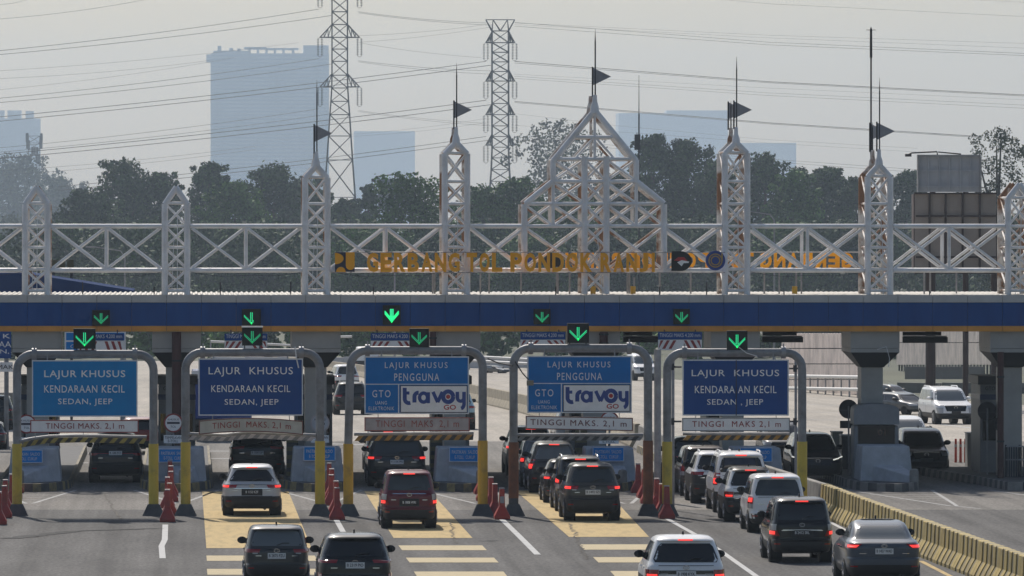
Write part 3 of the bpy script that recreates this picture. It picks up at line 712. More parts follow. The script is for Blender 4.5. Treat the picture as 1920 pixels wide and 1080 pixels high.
def app_sign(x0, x1, y0, y1, label, top):
    a, b, c, d = xp(x0), xp(x1), zq(y1), zq(y0); W_ = x1 - x0
    t = thing('lane_sign', label, 'lane sign', ((a + b) / 2, ZF, c), 'blue lane signs hung in the portals')
    sign_frame(t, a, b, c, d, M['signmid'])
    X_ = lambda u: xp(x0 + u * W_); Z_ = lambda v: zq(y0 + v * (y1 - y0))
    m = MB(); m.bb(a + .036, b - .036, ZF - .0055, ZF - .0012, Z_(.49), Z_(.475)); m.bb(X_(.322), X_(.332), ZF - .0055, ZF - .0012, c + .036, Z_(.49)); m.build('divider', M['dimletter'], t)
    m = MB()
    for wd, u0, u1, v0, v1, bo, sp_ in (('LAJUR KHUSUS', .195, .795, .10, .235, .005, 1.35), ('PENGGUNA', .285, .715, .295, .425, .005, 1.25), ('GTO', .075, .25, .585, .71, .004, 1.3),
                                    ('UANG', .105, .215, .775, .835, .0, 1.15), ('ELEKTRONIK', .04, .285, .87, .935, .0, 1.1)):
        text(m, wd, X_(u0), X_(u1), Z_(v1), Z_(v0), ZF - .012, ZF, bold=bo, space=sp_)
    m.build('lettering', M['dimletter'], t)
    m = MB(); m.bb(X_(.342), X_(.985), ZF - .012, ZF - .002, Z_(.978), Z_(.502)); wp = m.build('white_panel', M['signwhite'], t)
    m = MB(); e = .022
    m.bb(X_(.342), X_(.985), ZF - .017, ZF - .0125, Z_(.502) - e, Z_(.502)); m.bb(X_(.342), X_(.985), ZF - .017, ZF - .0125, Z_(.978), Z_(.978) + e)
    m.bb(X_(.342), X_(.342) + e, ZF - .017, ZF - .0125, Z_(.978) + e, Z_(.502) - e); m.bb(X_(.985) - e, X_(.985), ZF - .017, ZF - .0125, Z_(.978) + e, Z_(.502) - e); m.build('panel_edge', M['navy'], t)
    # rounded stroke lettering: t r a v o y
    m = MB(); kx = (b - a); q = lambda u, v: (X_(u), Z_(v)); wd = .115; yy = [ZF - .02]
    def stk(pts, w_=wd): m.stroke([q(*p) for p in pts], w_, yy[0], ZF - .0125); yy[0] -= .0004
    def arc(cu, cv, ru, rv, a0, a1, n=9): return [(cu + ru * math.cos(R(x)), cv - rv * math.sin(R(x))) for x in np.linspace(a0, a1, n)]
    stk([(.385, .545), (.385, .735)] + arc(.425, .735, .04, .075, 180, 290)); stk([(.385, .635), (.43, .635)], .09)
    stk([(.478, .80), (.478, .70)] + arc(.515, .70, .037, .07, 180, 85))
    stk(arc(.565, .715, .038, .078, 0, 360, 24), .1); stk([(.611, .622), (.611, .812)], .095)
    stk([(.655, .615), (.70, .795)], .1); stk([(.745, .615), (.70, .795)], .1)
    stk(arc(.80, .70, .048, .092, 0, 360, 26), .12)
    stk([(.888, .615), (.888, .715)] + arc(.92, .715, .032, .062, 180, 360) + [(.952, .715)], .1); stk([(.952, .615), (.952, .82)] + arc(.918, .82, .034, .085, 0, -80), .105)
    m.build('wordmark', M['brandblue'], t)
    m = MB(); cx_, cz_ = q(.80, .70); m.disc((cx_, cz_), .062, ZF - .02, ZF - .0125, 18); text(m, 'GO', X_(.758), X_(.875), Z_(.925), Z_(.84), ZF - .02, ZF - .0125, bold=.02); m.build('red_mark', M['brandred'], t)
    brackets(t, (a + .5, b - .5), c + .1, zq(top), ZF); return t
app_sign(683, 879, 668, 776, 'blue LAJUR KHUSUS PENGGUNA sign with white travoy panel, middle portal', 657)
app_sign(988, 1184, 667, 774, 'blue LAJUR KHUSUS PENGGUNA sign with travoy panel, fourth portal, lamp at its corner', 653)
# flood lamp on the fourth sign, with its arm
t = thing('flood_lamp', 'small tan flood lamp on a dark arm at the corner of a blue sign', 'flood lamp', P(992, 720, DP - .5))
m = MB(); m.path([P(962, 672, DP - .05), P(980, 700, DP - .3), P(991, 712, DP - .45)], .02, 6); m.build('arm', M['dark'], t)
m = MB(); q = P(994, 718, DP - .5); m.box(q, (.2, .14, .15)); m.build('lamp_head', mat('lamp_tan', (.22, .2, .15), .5), t)
# ------------------------------------------------------------------ height plates
def plate(x0, x1, y0, y1, label, mt, edge, ink, words, tx, bow=0, tilt=0, vy=(.25, .75), sp_=1.1, bo=0.0):
    a, b, c, d = xp(x0), xp(x1), zq(y1), zq(y0); cx_ = (a + b) / 2; hw = (b - a) / 2; y = ZF - .02
    t = thing('height_plate', label, 'height sign', (cx_, y, c), 'white height limit plates under the lane signs')
    def wf(x, yy, z): u = (x - cx_) / hw; return (x, yy, z + bow * (1 - u * u) + tilt * u)
    def grid(m, xa, xb, za, zb, ya, yb, n=14):
        vs = []; fs = []
        for i in range(n + 1):
            x = xa + (xb - xa) * i / n; vs += [wf(x, ya, za), wf(x, ya, zb), wf(x, yb, zb), wf(x, yb, za)]
        for i in range(n):
            o = 4 * i; fs += [(o + k, o + (k + 1) % 4, o + 4 + (k + 1) % 4, o + 4 + k) for k in range(4)]
        fs += [(0, 3, 2, 1), (4 * n, 4 * n + 1, 4 * n + 2, 4 * n + 3)]; m.add(vs, fs)
    m = MB(); grid(m, a, b, c, d, y, y + .03); m.build('panel', mt, t)
    m = MB(); e = .03; grid(m, a, b, d - e, d, y - .006, y - .001); grid(m, a, b, c, c + e, y - .006, y - .001); grid(m, a, a + e, c + e, d - e, y - .006, y - .001, 1); grid(m, b - e, b, c + e, d - e, y - .006, y - .001, 1); m.build('border', edge, t)
    m = MB(); h = d - c; text(m, words, xp(tx[0]), xp(tx[1]), c + h * (1 - vy[1]), c + h * (1 - vy[0]), y - .012, y, bold=bo, space=sp_, warp=wf); m.build('lettering', ink, t)
    m = MB()
    for x in (a + .4, b - .4): m.path([wf(x, y + .035, d - .02), (x, y + .06, d + .3)], .012, 5)
    m.each('hanger', M['steel'], t)
    return t
plate(57, 260, 787, 811, 'clean white plate reading TINGGI MAKS 2,1 m, leftmost portal', M['signwhite'], M['redletter'], M['redletter'], 'TINGGI MAKS. 2,1 m', (86, 233))
plate(373, 568, 789, 815, 'bowed cream plate reading TINGGI MAKS 2,1 m, second portal', mat('cream_plate', (.58, .56, .49), .5, col2=(.44, .42, .36), scale=2.5), M['brownedge'], M['redletter'], 'TINGGI  MAKS. 2,1 m', (398, 545), bow=.09, tilt=-.005)
plate(683, 880, 782, 808, 'dirty pinkish plate with faded red words, middle portal', M['dirtyplate'], M['faded'], M['faded'], 'TINGGI  MAKS  2,1 m', (704, 860), vy=(.22, .78))
plate(985, 1186, 781, 806, 'slightly tilted white plate with brown border, fourth portal', M['signwhite'], M['brownedge'], mat('letter_maroon', (.16, .03, .035), .5), 'TINGGI MAKS. 2,1 m', (994, 1174), tilt=-.03, sp_=1.2)
plate(1278, 1480, 783, 808, 'white plate with a seam and red words, rightmost portal', M['signwhite'], M['steel'], M['redletter'], 'TINGGI  MAKS 2,1 m', (1297, 1463), sp_=1.2)
# ------------------------------------------------------------------ striped height bars
def hbar(pts, label, mk, my, h=.15, gap=None):
    q = [Vector((xp(x), YP - .05, zq(y))) for x, y in pts]
    t = thing('height_bar', label, 'height bar', q[len(q) // 2], 'striped height bars hung across the portals')
    m = MB(); m.path([p + Vector((0, 0, .03)) for p in q], .05, 8); m.build('tube', M['steel'], t, 50)
    seg = [(q[i + 1] - q[i]).length for i in range(len(q) - 1)]; L = sum(seg)
    def at(u):
        u = max(0, min(L, u))
        for i, l_ in enumerate(seg):
            if u <= l_ or i == len(seg) - 1: return q[i].lerp(q[i + 1], u / l_)
            u -= l_
    ma, mb_ = MB(), MB(); wd = .145; n = int(L / wd)
    for i in range(n):
        u = i * wd; m = ma if i % 2 else mb_
        pa, pb, pc, pd = at(u + .13), at(u + wd + .13), at(u + wd), at(u)
        zt_, zb_ = -.02, -.02 - h
        vs = [(pa.x, pa.y - .03, pa.z + zt_), (pb.x, pb.y - .03, pb.z + zt_), (pc.x, pc.y - .03, pc.z + zb_), (pd.x, pd.y - .03, pd.z + zb_)]
        vs += [(x, y + .06, z) for x, y, z in vs]
        m.add(vs, [(0, 1, 2, 3), (7, 6, 5, 4), (0, 4, 5, 1), (1, 5, 6, 2), (2, 6, 7, 3), (3, 7, 4, 0)])
    ma.build('dark_stripe', mk, t); mb_.build('light_stripe', my, t)
    m = MB()
    for f in (.12, .5, .88): p = at(L * f); m.path([p + Vector((0, 0, .05)), p + Vector((0, .02, .28))], .012, 5)
    m.each('hanger', M['steel'], t)
hbar([(38, 829), (62, 824), (92, 820), (150, 818.5), (275, 821)], 'black and yellow height bar with a kinked left end, leftmost portal', M['stripek'], M['stripey'])
hbar([(352, 815), (420, 818), (470, 812), (592, 818)], 'grimy grey height bar below the bowed plate, second portal', M['stripeg'], M['dirtyplate'], .13)
hbar([(664, 816), (740, 815), (888, 814)], 'orange and black height bar with grey middle, middle portal', M['stripek'], M['stripeo'])
hbar([(968, 817), (1206, 817)], 'dark grey and black height bar, fourth portal', M['stripek'], M['stripeg'], .12)
hbar([(1280, 815), (1480, 815)], 'orange and black height bar with crisp stripes, rightmost portal', M['stripek'], M['stripeo'], .14)
# ------------------------------------------------------------------ lane signals
def signal(x0, x1, y0, y1, d, label, lit, broad=False, partial=None, group=None, legs=None, topcap=None):
    f = lambda u, v: (XA(x0 + (x1 - x0) * u, d), ZA(y0 + (y1 - y0) * v, d))
    a, b = f(0, 1); c, e = f(1, 0)
    t = thing('lane_signal', label, 'lane signal', ((a + c) / 2, d, b), group)
    m = MB(); m.bb(a, c, d, d + .16, b, e); m.bb(a - .02, c + .02, d - .09, d + .15, e + .002, e + .03); m.bb(a - .02, a - .002, d - .06, d + .15, b, e); m.bb(c + .002, c + .02, d - .06, d + .15, b, e); m.build('housing', M['housing'], t)
    w_ = (c - a) / 13.0; cells = set()
    for r_ in range(-6, 7):
        for q in range(-6, 7): pass
    m = MB()
    H_ = e - b; cx_ = (a + c) / 2
    def dot(x, z, r): m.bb(x - r, x + r, d - .012, d - .001, z - r, z + r)
    r = .0125 if not broad else .018
    rows = 3 if broad else 2
    for i in range(9):                                  # chevron
        fz = i / 8
        for k in range(rows):
            z = b + H_ * (.16 + .42 * fz) + k * .042
            for sg in (-1, 1):
                if partial == 'left' and sg == 1 and fz > .25: continue
                dot(cx_ + sg * (c - a) * .40 * fz, z, r)
    for i in range(9):                                  # shaft
        z = b + H_ * (.36 + .46 * i / 8)
        for k in ((-1, 0, 1) if broad else (-.6, .6)): dot(cx_ + k * .042, z, r)
    m.build('arrow', M['led'] if lit else M['leddim'], t)
    if topcap: m = MB(); m.bb(a - .03, c + .03, d - .1, d + .17, e + .032, e + .07); m.build('visor', M['signwhite'], t)
    if legs:
        for x in (a + .06, c - .06): mm = MB(); mm.tube((x, d + .1, b), (x, d + .1, legs), .018, 6); mm.build('leg', M['dark'], t)
    return t
gb = 'lane signals on the blue fascia'
DB = DF - .22
signal(174, 205, 583, 611, DB, 'small dim green arrow signal on the blue fascia, leftmost', False, group=gb)
signal(455, 488, 581, 612, DB, 'fascia arrow signal with half its arrow unlit, second from left', True, partial='left', group=gb)
signal(719, 750, 574, 609, DB, 'brightest solid green arrow signal, middle of the blue fascia', True, broad=True, group=gb)
signal(1002, 1031, 581, 608, DB, 'dim green arrow signal on the fascia above the fourth portal', False, group=gb)
signal(1264, 1292, 581, 608, DB, 'dim green arrow signal on the blue fascia, rightmost', False, group=gb)
gp = 'lane signals on top of the portals'; YS = DP - .1
signal(139, 178, 618, 654, YS, 'bright thick green arrow signal standing on the leftmost portal', True, group=gp, legs=zq(670))
signal(455, 491, 616, 648, YS, 'dim arrow signal with a white top on the second portal', False, group=gp, legs=zq(666), topcap=True)
signal(769, 803, 618, 650, YS, 'dim dotted arrow signal on the middle portal, right of centre', False, group=gp, legs=zq(652))
signal(1065, 1103, 608, 643, YS, 'bright broken green arrow signal on the fourth portal', True, group=gp, legs=zq(647))
signal(1364, 1400, 622, 657, YS, 'bright dotted green arrow signal on the rightmost portal', True, group=gp, legs=zq(658))
# back poles beside the rightmost portal
for px, y0, y1, d, r, lab in ((1233, 655, 850, 236, .11, 'plain grey pole just left of the rightmost portal'), (1262, 672, 845, 229, .045, 'thin grey post behind the left leg of the rightmost portal'), (1492, 675, 905, 229, .04, 'thin grey post behind the right leg of the rightmost portal')):
    x = XA(px, d); t = thing('pole', lab, 'pole', (x, d, 0)); m = MB(); m.tube((x, d, 0), (x, d, ZA(y0, d)), r, 10); m.build('shaft', M['steel'], t, 50)
    if r < .1:
        m = MB()
        for z in (ZA(y0, d) - .25, ZA(790, d)): m.tube((x - .2, d - .05, z), (x + .25, d - .05, z), .03, 6); m.tube((x - .03, d - .1, z - .1), (x - .03, d - .1, z + .1), .06, 6)
        m.each('clamp', M['dark'], t)

# ================================================================== ISLANDS
names = {-1: 'beyond the left edge', 0: 'leftmost', 1: 'second from the left', 2: 'third from the left', 3: 'fourth from the left', 4: 'fifth from the left', 5: 'sixth from the left', 6: 'seventh from the left, beside the contraflow lane', 7: 'rightmost'}
for k in range(0, 8):
    x = KX[k]; hw = 1.2; y0, y1 = 244.4, 286.0; far = k >= 6
    t = thing('toll_island', 'concrete toll island with striped kerb nose, ' + names[k], 'toll island', (x, y0, 0), 'kerbed toll islands between the lanes')
    out = [(x + hw * math.cos(a), y0 + 5.2 - 5.2 * math.sin(a)) for a in np.linspace(0, math.pi, 15)]
    if k == 7: hw2 = 1.3; out = [(x - hw - 1.2, 262), (x - hw, 251), (x - .8, 246), (x + 4, 244.8), (x + 4, 262)]
    else: out = [(x + hw, y1)] + out + [(x - hw, y1)]
    m = MB(); m.prismz([(x + (px - x) * .93, y0 + .25 + (py - y0) * .995) for px, py in out], -.02, .235); m.build('deck', M['base'], t)
    m = MB()
    pts = []
    for (ax, ay), (bx, by) in zip(out[:-1], out[1:]):
        n = max(1, int(math.hypot(bx - ax, by - ay) / .45))
        for i in range(n): pts.append((ax + (bx - ax) * i / n, ay + (by - ay) * i / n))
    pts.append(out[-1])
    for i in range(len(pts) - 1):
        (ax, ay), (bx, by) = pts[i], pts[i + 1]; m.cur = i % 2
        sx, sy = lambda q: x + (q - x) * .9, lambda q: y0 + .28 + (q - y0) * .99
        tx, ty = lambda q: x + (q - x) * .975, lambda q: y0 + .05 + (q - y0) * .998
        m.add([(ax, ay, -.02), (bx, by, -.02), (tx(bx), ty(by), .26), (tx(ax), ty(ay), .26), (sx(ax), sy(ay), .26), (sx(bx), sy(by), .26), (sx(ax), sy(ay), 0), (sx(bx), sy(by), 0)],
              [(0, 1, 2, 3), (3, 2, 5, 4), (4, 5, 7, 6)])
    m.build('kerb', [M['kerbblk'] if not far else M['base'], M['kerbyel'] if k < 6 else M['rawconc']], t, weld=True)

def crash_block(x, k, label, yb=247.6, hw=.86, h=1.16, sign=None, nose=.42):
    t = thing('crash_block', label, 'crash block', (x, yb, .15), 'grey concrete crash blocks on the island noses')
    m = MB(); d = 2.4; ti = .10
    lo = [(x - hw, yb), (x + hw, yb), (x + hw, yb + d), (x - hw, yb + d)]; hi = [(x - hw + ti, yb + .22), (x + hw - ti, yb + .22), (x + hw - ti, yb + d), (x - hw + ti, yb + d)]
    m.add([(a, b, .14) for a, b in lo] + [(a, b, h + .15) for a, b in hi], [(3, 2, 1, 0), (4, 5, 6, 7)] + [(i, (i + 1) % 4, (i + 1) % 4 + 4, i + 4) for i in range(4)])
    body = m.build('body', M['concrete'], t); bv = body.modifiers.new('bevel', 'BEVEL'); bv.width = .05; bv.segments = 2
    m = MB(); xe = x + nose                             # sloping wedge down to a small round-headed end post
    m.add([(x - hw * .55, yb + .03, .145), (x + hw * .8, yb + .03, .145), (xe + .16, yb - 1.7, .145), (xe - .16, yb - 1.7, .145),
           (x - hw * .5, yb + .12, .74), (x + hw * .55, yb + .12, .74), (xe + .14, yb - 1.7, .46), (xe - .14, yb - 1.7, .46)],
          [(3, 2, 1, 0), (4, 5, 6, 7), (0, 1, 5, 4), (1, 2, 6, 5), (2, 3, 7, 6), (3, 0, 4, 7)])
    wd = m.build('wedge', M['concrete'], t); bv = wd.modifiers.new('bevel', 'BEVEL'); bv.width = .04; bv.segments = 2
    m = MB(); m.path([(xe, yb - 1.8, .14), (xe, yb - 1.8, .58), (xe, yb - 1.8, .65), (xe, yb - 1.8, .68)], [.15, .15, .12, .03], 12); m.build('end_post', M['kerbwht'], t, 40)
    return t
bl = ['with its notice half hidden by the leftmost yellow post', 'between the two leftmost portals', 'between second and third portals', 'right of the red hatchback lane, before the fourth portal', 'behind the queue of dark cars', 'behind the queue of white cars']
for k in range(6):
    crash_block(KX[k] + (.0, .12, -.02, .05, .27, .45)[k], k, 'grey concrete crash block ' + bl[k], nose=(-.45, .1, .35, .55, .3, .3)[k])
crash_block(KX[6] + .1, 6, 'large bare grey crash block with a pale end post, beside the contraflow lane', yb=248.2, hw=.86, h=1.2, nose=.72)
# blue notices on the crash blocks
for k, (a, b, c, d) in enumerate(((22, 80, 843, 868), (297, 354, 841, 867), (569, 629, 837, 864), (842, 901, 838, 866), (1111, 1170, 838, 865), (1387, 1448, 839, 866))):
    y = 247.63; t = thing('notice', 'blue notice PASTIKAN SALDO E-TOLL CUKUP on the crash block, ' + names[k], 'notice', (XA((a + b) / 2, y), y, ZA(d, y)), 'blue balance notices on the crash blocks')
    q = lambda px: XA(px, y); z = lambda py: ZA(py, y)
    m = MB(); m.bb(q(a), q(b), y - .05, y + .2, z(d), z(c)); m.build('panel', M['notice'], t)
    m = MB(); e = .022
    m.bb(q(a), q(b), y - .056, y - .051, z(c) - e, z(c)); m.bb(q(a), q(b), y - .056, y - .051, z(d), z(d) + e); m.bb(q(a), q(a) + e, y - .056, y - .051, z(d) + e, z(c) - e); m.bb(q(b) - e, q(b), y - .056, y - .051, z(d) + e, z(c) - e); m.build('border', M['dimletter'], t)
    m = MB(); W_ = b - a; H_ = d - c
    text(m, 'PASTIKAN  SALDO', q(a + W_ * .09), q(a + W_ * .91), z(c + H_ * .45), z(c + H_ * .22), y - .06, y - .05); text(m, 'E-TOLL  CUKUP', q(a + W_ * .18), q(a + W_ * .82), z(c + H_ * .80), z(c + H_ * .57), y - .06, y - .05); m.build('lettering', M['dimletter'], t)
# ------------------------------------------------------------------ booths behind the columns
for k in range(0, 8):
    x = KX[k]; y0, y1 = 256.2, 259.2; hw = .62; zt_ = 3.45
    if k == 6: y0, y1, hw, zt_ = 250.75, 252.0, .74, 2.66
    t = thing('toll_booth', {6: 'grey booth cabinet with dark window reading 01, behind the bare crash block'}.get(k, 'narrow grey booth cabin with dark blue band, ' + names[k]), 'toll booth', (x, y0, .15), 'booth cabins on the toll islands')
    m = MB(); m.bb(x - hw, x + hw, y0, y1, .13, zt_ - (.28 if k != 6 else .7)); body = m.build('cabin', M['boothwall'], t); bv = body.modifiers.new('bevel', 'BEVEL'); bv.width = .12 if k == 6 else .04; bv.segments = 3
    if k == 6:
        m = MB(); m.prism([(x - hw, zt_ - .68)] + [(x + hw * math.cos(a), zt_ - .26 + .26 * max(0, math.sin(a)) ** .6) for a in np.linspace(math.pi, 0, 13)] + [(x + hw, zt_ - .68)], y0 - .1, y1 + .1); m.build('hood', M['boothwall'], t, 50)
        m = MB(); m.bb(x - hw + .14, x + hw - .14, y0 - .03, y0 + .02, .5, zt_ - .72); m.build('window', M['gloss'], t)
        m = MB(); text(m, '01', x + .04, x + .30 , 1.62, 1.82, y0 - .045, y0 - .03, bold=.02); m.build('lettering', mat('booth_brown', (.16, .1, .07), .6), t)
    else:
        m = MB(); m.bb(x - hw - .08, x + hw + .08, y0 - .1, y1 + .1, zt_ - .278, zt_); m.build('roof', M['claddark'], t)
        m = MB(); m.bb(x - hw - .01, x + hw + .01, y0 - .015, y1 + .01, 2.66, 2.84); m.build('blue_band', M['cabinblue'], t)
        m = MB(); m.bb(x - hw + .08, x + hw - .08, y0 - .012, y0 + .02, 1.3, 2.2); m.build('window', M['glass'], t)
        m = MB(); text(m, 'GTO', x - .45, x - .12, 2.98, 3.1, y0 - .02, y0); m.build('lettering', M['dark'], t)
# no-entry style round signs and small plates
gsr = 'round red-rimmed signs at the toll islands'
for k, (px, py, lab, faded) in enumerate(((50, 795, 'round red-rimmed KHUSUS TOL sign behind the leftmost portal post', 0), (325, 793, 'round red-rimmed KHUSUS TOL sign between the two leftmost portals', 0), (600, 793, 'washed-out round sign behind the right post of the second portal', 1), (1143, 789, 'round red-rimmed sign peeping behind the tilted height plate', 0))):
    y = 249.9; c = (XA(px, y), ZA(py, y)); r = 18 / S(y); t = thing('round_sign', lab, 'round sign', (c[0], y, .15), gsr)
    m = MB(); m.tube((c[0], y + .06, .14), (c[0], y + .06, c[1]), .035, 8); m.build('pole', M['steel'], t)
    m = MB(); m.disc(c, r, y, y + .02, 28); m.build('disc', M['signwhite'] if not faded else M['concrete'], t)
    m = MB(); m.ring(c, r, r * .84, y - .006, y - .001); m.build('rim', M['redletter'] if not faded else M['dirtyplate'], t)
    m = MB(); m.bb(c[0] - r * .66, c[0] + r * .66, y - .006, y - .001, c[1] - .035, c[1] + .035) if not faded else m.bb(c[0] + r * .1, c[0] + r * .5, y - .006, y - .001, c[1] - .06, c[1])
    text(m, 'KHUSUS', c[0] - r * .58, c[0] + r * .58, c[1] + r * .25, c[1] + r * .45, y - .006, y - .001); text(m, 'TOL', c[0] - r * .3, c[0] + r * .3, c[1] - r * .5, c[1] - r * .28, y - .006, y - .001); m.build('symbol', M['navy'] if not faded else M['dark'], t)
gst = 'small white TEMPELKAN plates at the toll islands'
for px0, px1, py0, py1, lab in ((36, 67, 820, 828, 'grimy white plate right of the leftmost post'), (307, 342, 816, 831, 'white TEMPELKAN E-TOLL plate below a round sign, left of second portal'), (583, 617, 816, 830, 'white TEMPELKAN plate behind the right post of the second portal'), (1123, 1160, 825, 832, 'thin white plate above the notice behind the dark car queue')):
    y = 249.6; t = thing('small_plate', lab, 'small sign', (XA((px0 + px1) / 2, y), y, ZA(py1, y)), gst)
    m = MB(); m.bb(XA(px0, y), XA(px1, y), y, y + .02, ZA(py1, y), ZA(py0, y)); m.build('panel', M['signwhite'], t)
    m = MB()
    if py1 - py0 > 10:
        h = py1 - py0; text(m, 'TEMPELKAN', XA(px0 + 2, y), XA(px1 - 2, y), ZA(py0 + h * .46, y), ZA(py0 + h * .14, y), y - .008, y); text(m, 'E-TOLL', XA(px0 + 8, y), XA(px1 - 8, y), ZA(py0 + h * .88, y), ZA(py0 + h * .56, y), y - .008, y)
    else: text(m, 'E-TOLL', XA(px0 + 7, y), XA(px1 - 7, y), ZA(py1 - 2, y), ZA(py0 + 2, y), y - .008, y)
    m.build('lettering', M['dark'], t)
    m = MB(); x = XA((px0 + px1) / 2, y); m.tube((x, y + .05, .14), (x, y + .05, ZA(py0, y)), .025, 6); m.build('pole', M['dark'], t)
# dark signs seen from behind on the contraflow side
gd = 'dark round sign backs beside the contraflow lanes'
for px, py, r, lab, pl in ((1591, 767, 18, 'dark round sign back with a plate below, left of the grey booth', 1), (1851, 771, 18, 'dark round sign back in front of the rightmost column', 0), (1880, 795, 16, 'lower dark round sign back overlapping a maroon post', 0)):
    y = 254.0 if px != 1880 else 253.2; c = (XA(px, y), ZA(py, y)); rr = r / S(y); t = thing('round_sign', lab, 'round sign', (c[0], y, .15), gd)
    m = MB(); m.disc(c, rr, y, y + .025, 28); m.build('disc', M['dark'], t)
    m = MB(); m.bb(c[0] - rr, c[0] + rr, y - .03, y - .002, c[1] - .06, c[1] - .02); m.build('back_rail', M['claddark'], t)
    m = MB(); m.tube((c[0], y - .05, .14), (c[0], y - .05, c[1] + .1), .03, 8); m.build('pole', M['steel'], t)
    if pl: m = MB(); m.bb(XA(1575, y), XA(1603, y), y, y + .02, ZA(803, y), ZA(789, y)); m.build('plate', M['dark'], t)
# maroon drain pipes and posts
for px, d, y0, y1, w_, lab in ((331, 250.6, 622, 900, 9, 'tall maroon pipe in front of the second column from the left'), (812, 250.9, 622, 690, 6, 'short maroon pipe on the fourth column'), (1132, 250.9, 622, 655, 8, 'short maroon pipe stub on the fifth column'), (1608, 252.5, 782, 880, 4, 'low maroon post left of the grey booth'), (1876, 250.7, 660, 885, 6, 'tall maroon pipe in front of the rightmost column'), (108, 252, 826, 885, 4, 'dark red post right of the leftmost crash block')):
    x = XA(px, d); r = w_ / S(d); z1 = ZA(y0, d); z0 = .14 if y1 > 800 else ZA(y1, d)
    t = thing('maroon_pipe', lab, 'pipe', (x, d, z0), 'maroon pipes and posts at the toll gate'); m = MB(); m.tube((x, d, z0), (x, d, min(z1, zo - .01)), r, 12); m.build('shaft', M['maroon'], t, 50)
    m = MB()
    for f in (.3, .8): m.tube((x, d, z0 + (z1 - z0) * f), (x, d, z0 + (z1 - z0) * f + .06), r + .02, 12)
    m.each('clamp', M['dark'], t)
# striped guard posts behind the crash blocks
for px, d, y0, lab in ((818, 251.5, 822, 'mossy striped guard post left of the fourth crash block'), (1090, 251.8, 800, 'mossy striped guard post left of the fifth crash block'), (548, 251.5, 822, 'dark guard post left of the third crash block')):
    x = XA(px, d); t = thing('guard_post', lab, 'guard post', (x, d, .15), 'guard posts at the islands'); zt_ = ZA(y0, d); ms = [MB(), MB()]
    for i in range(10):
        z = .14 + (zt_ - .14) * i / 10; ms[i % 2].bb(x - .19, x + .19, d, d + .38, z, z + (zt_ - .14) / 10 - .002)
    ms[0].build('dark_band', M['stripek'], t); ms[1].build('light_band', mat('mossy_yellow', (.16, .14, .06), .8, var=.5, scale=3), t)
# ------------------------------------------------------------------ clearance boards behind the canopy
for i, (a, b, c, d, lab) in enumerate(((146, 232, 625, 668, 'leftmost'), (421, 501, 625, 655, 'second from left'), (695, 781, 624, 655, 'third from left'), (976, 1060, 622, 650, 'fourth from left'), (1234, 1316, 622, 656, 'rightmost'))):
    y = DF - .17; q = lambda px: XA(px, y); z = lambda py: ZA(py, y); e = 637 if i < 3 else 635
    t = thing('clearance_board', 'blue and white TINGGI MAKS 4.200 mm board with red chevrons, ' + lab, 'clearance board', ((q(a) + q(b)) / 2, y, z(d)), 'clearance boards hung behind the canopy')
    m = MB(); m.bb(q(a), q(b), y, y + .05, z(d), z(e + 2)); m.build('white_panel', M['signwhite'], t)
    m = MB(); m.bb(q(a), q(b), y - .004, y + .05, z(e + 1.5), z(c + .5)); m.build('blue_panel', M['signnavy'], t)
    m = MB(); text(m, 'TINGGI MAKS 4.200 mm', q(a + 3), q(b - 3), z(e - 3), z(e - 10), y - .014, y - .004); m.build('lettering', M['dimletter'], t)
    m = MB(); cx_ = (a + b) / 2; h = d - e
    for sg in (-1, 1):
        for j in range(3):
            u = 7 + j * 12
            p4 = [(cx_ + sg * u, e + 3), (cx_ + sg * (u + 5.5), e + 3), (cx_ + sg * (u + 5.5 + 9), d - 2), (cx_ + sg * (u + 9), d - 2)]
            p4 = [(max(a + 1, min(b - 1, x)), v) for x, v in p4]
            m.prism([(q(x), z(v)) for x, v in p4], y - .01, y - .001)
    m.build('chevron', M['redletter'], t)
    m = MB()
    for x in (q(a + 12), q(b - 12)): m.tube((x, y + .03, z(c + 2)), (x, y + .1, zo + .05), .02, 5)
    m.each('hanger', M['dark'], t)
y = DF - .11; t = thing('lane_board', 'pale framed blue GTO board behind the leftmost arrow signal', 'lane board', (XA(178, y), y, ZA(668, y)))
m = MB(); m.bb(XA(121, y), XA(236, y), y, y + .06, ZA(668, y), ZA(622.5, y)); m.build('white_panel', M['signwhite'], t)
m = MB(); m.bb(XA(124, y), XA(165, y), y - .006, y - .001, ZA(666, y), ZA(641, y)); m.bb(XA(124, y), XA(233, y), y - .006, y - .001, ZA(638, y), ZA(624, y)); m.build('blue_panel', M['notice'], t)
m = MB(); text(m, 'GTO', XA(132, y), XA(160, y), ZA(653, y), ZA(646, y), y - .014, y - .006); m.build('lettering', M['dimletter'], t)
# sign of another gate at the left edge
y = 290.0; t = thing('lane_sign', 'blue LAJUR KHUSUS sign cut off by the left edge of the photo', 'lane sign', (XA(-75, y), y, ZA(673, y)))
m = MB(); m.bb(XA(-175, y), XA(21, y), y, y + .05, ZA(672, y), ZA(616, y)); m.build('panel', M['signnavy'], t)
m = MB(); text(m, 'LAJUR K', XA(-60, y), XA(19, y), ZA(637, y), ZA(626, y), y - .01, y, bold=.01); text(m, 'KENDARAA', XA(-70, y), XA(21, y), ZA(651, y), ZA(640, y), y - .01, y); text(m, 'SEDAN,', XA(-45, y), XA(17, y), ZA(664, y), ZA(655, y), y - .01, y); m.build('lettering', M['lettering'], t)
m = MB(); m.bb(XA(-175, y), XA(24, y), y, y + .04, ZA(697, y), ZA(679, y)); m.build('height_panel', M['signwhite'], t)
m = MB(); text(m, 'TINGGI MAK', XA(-60, y), XA(25, y), ZA(692, y), ZA(684, y), y - .01, y); m.build('height_lettering', M['dark'], t)
m = MB()
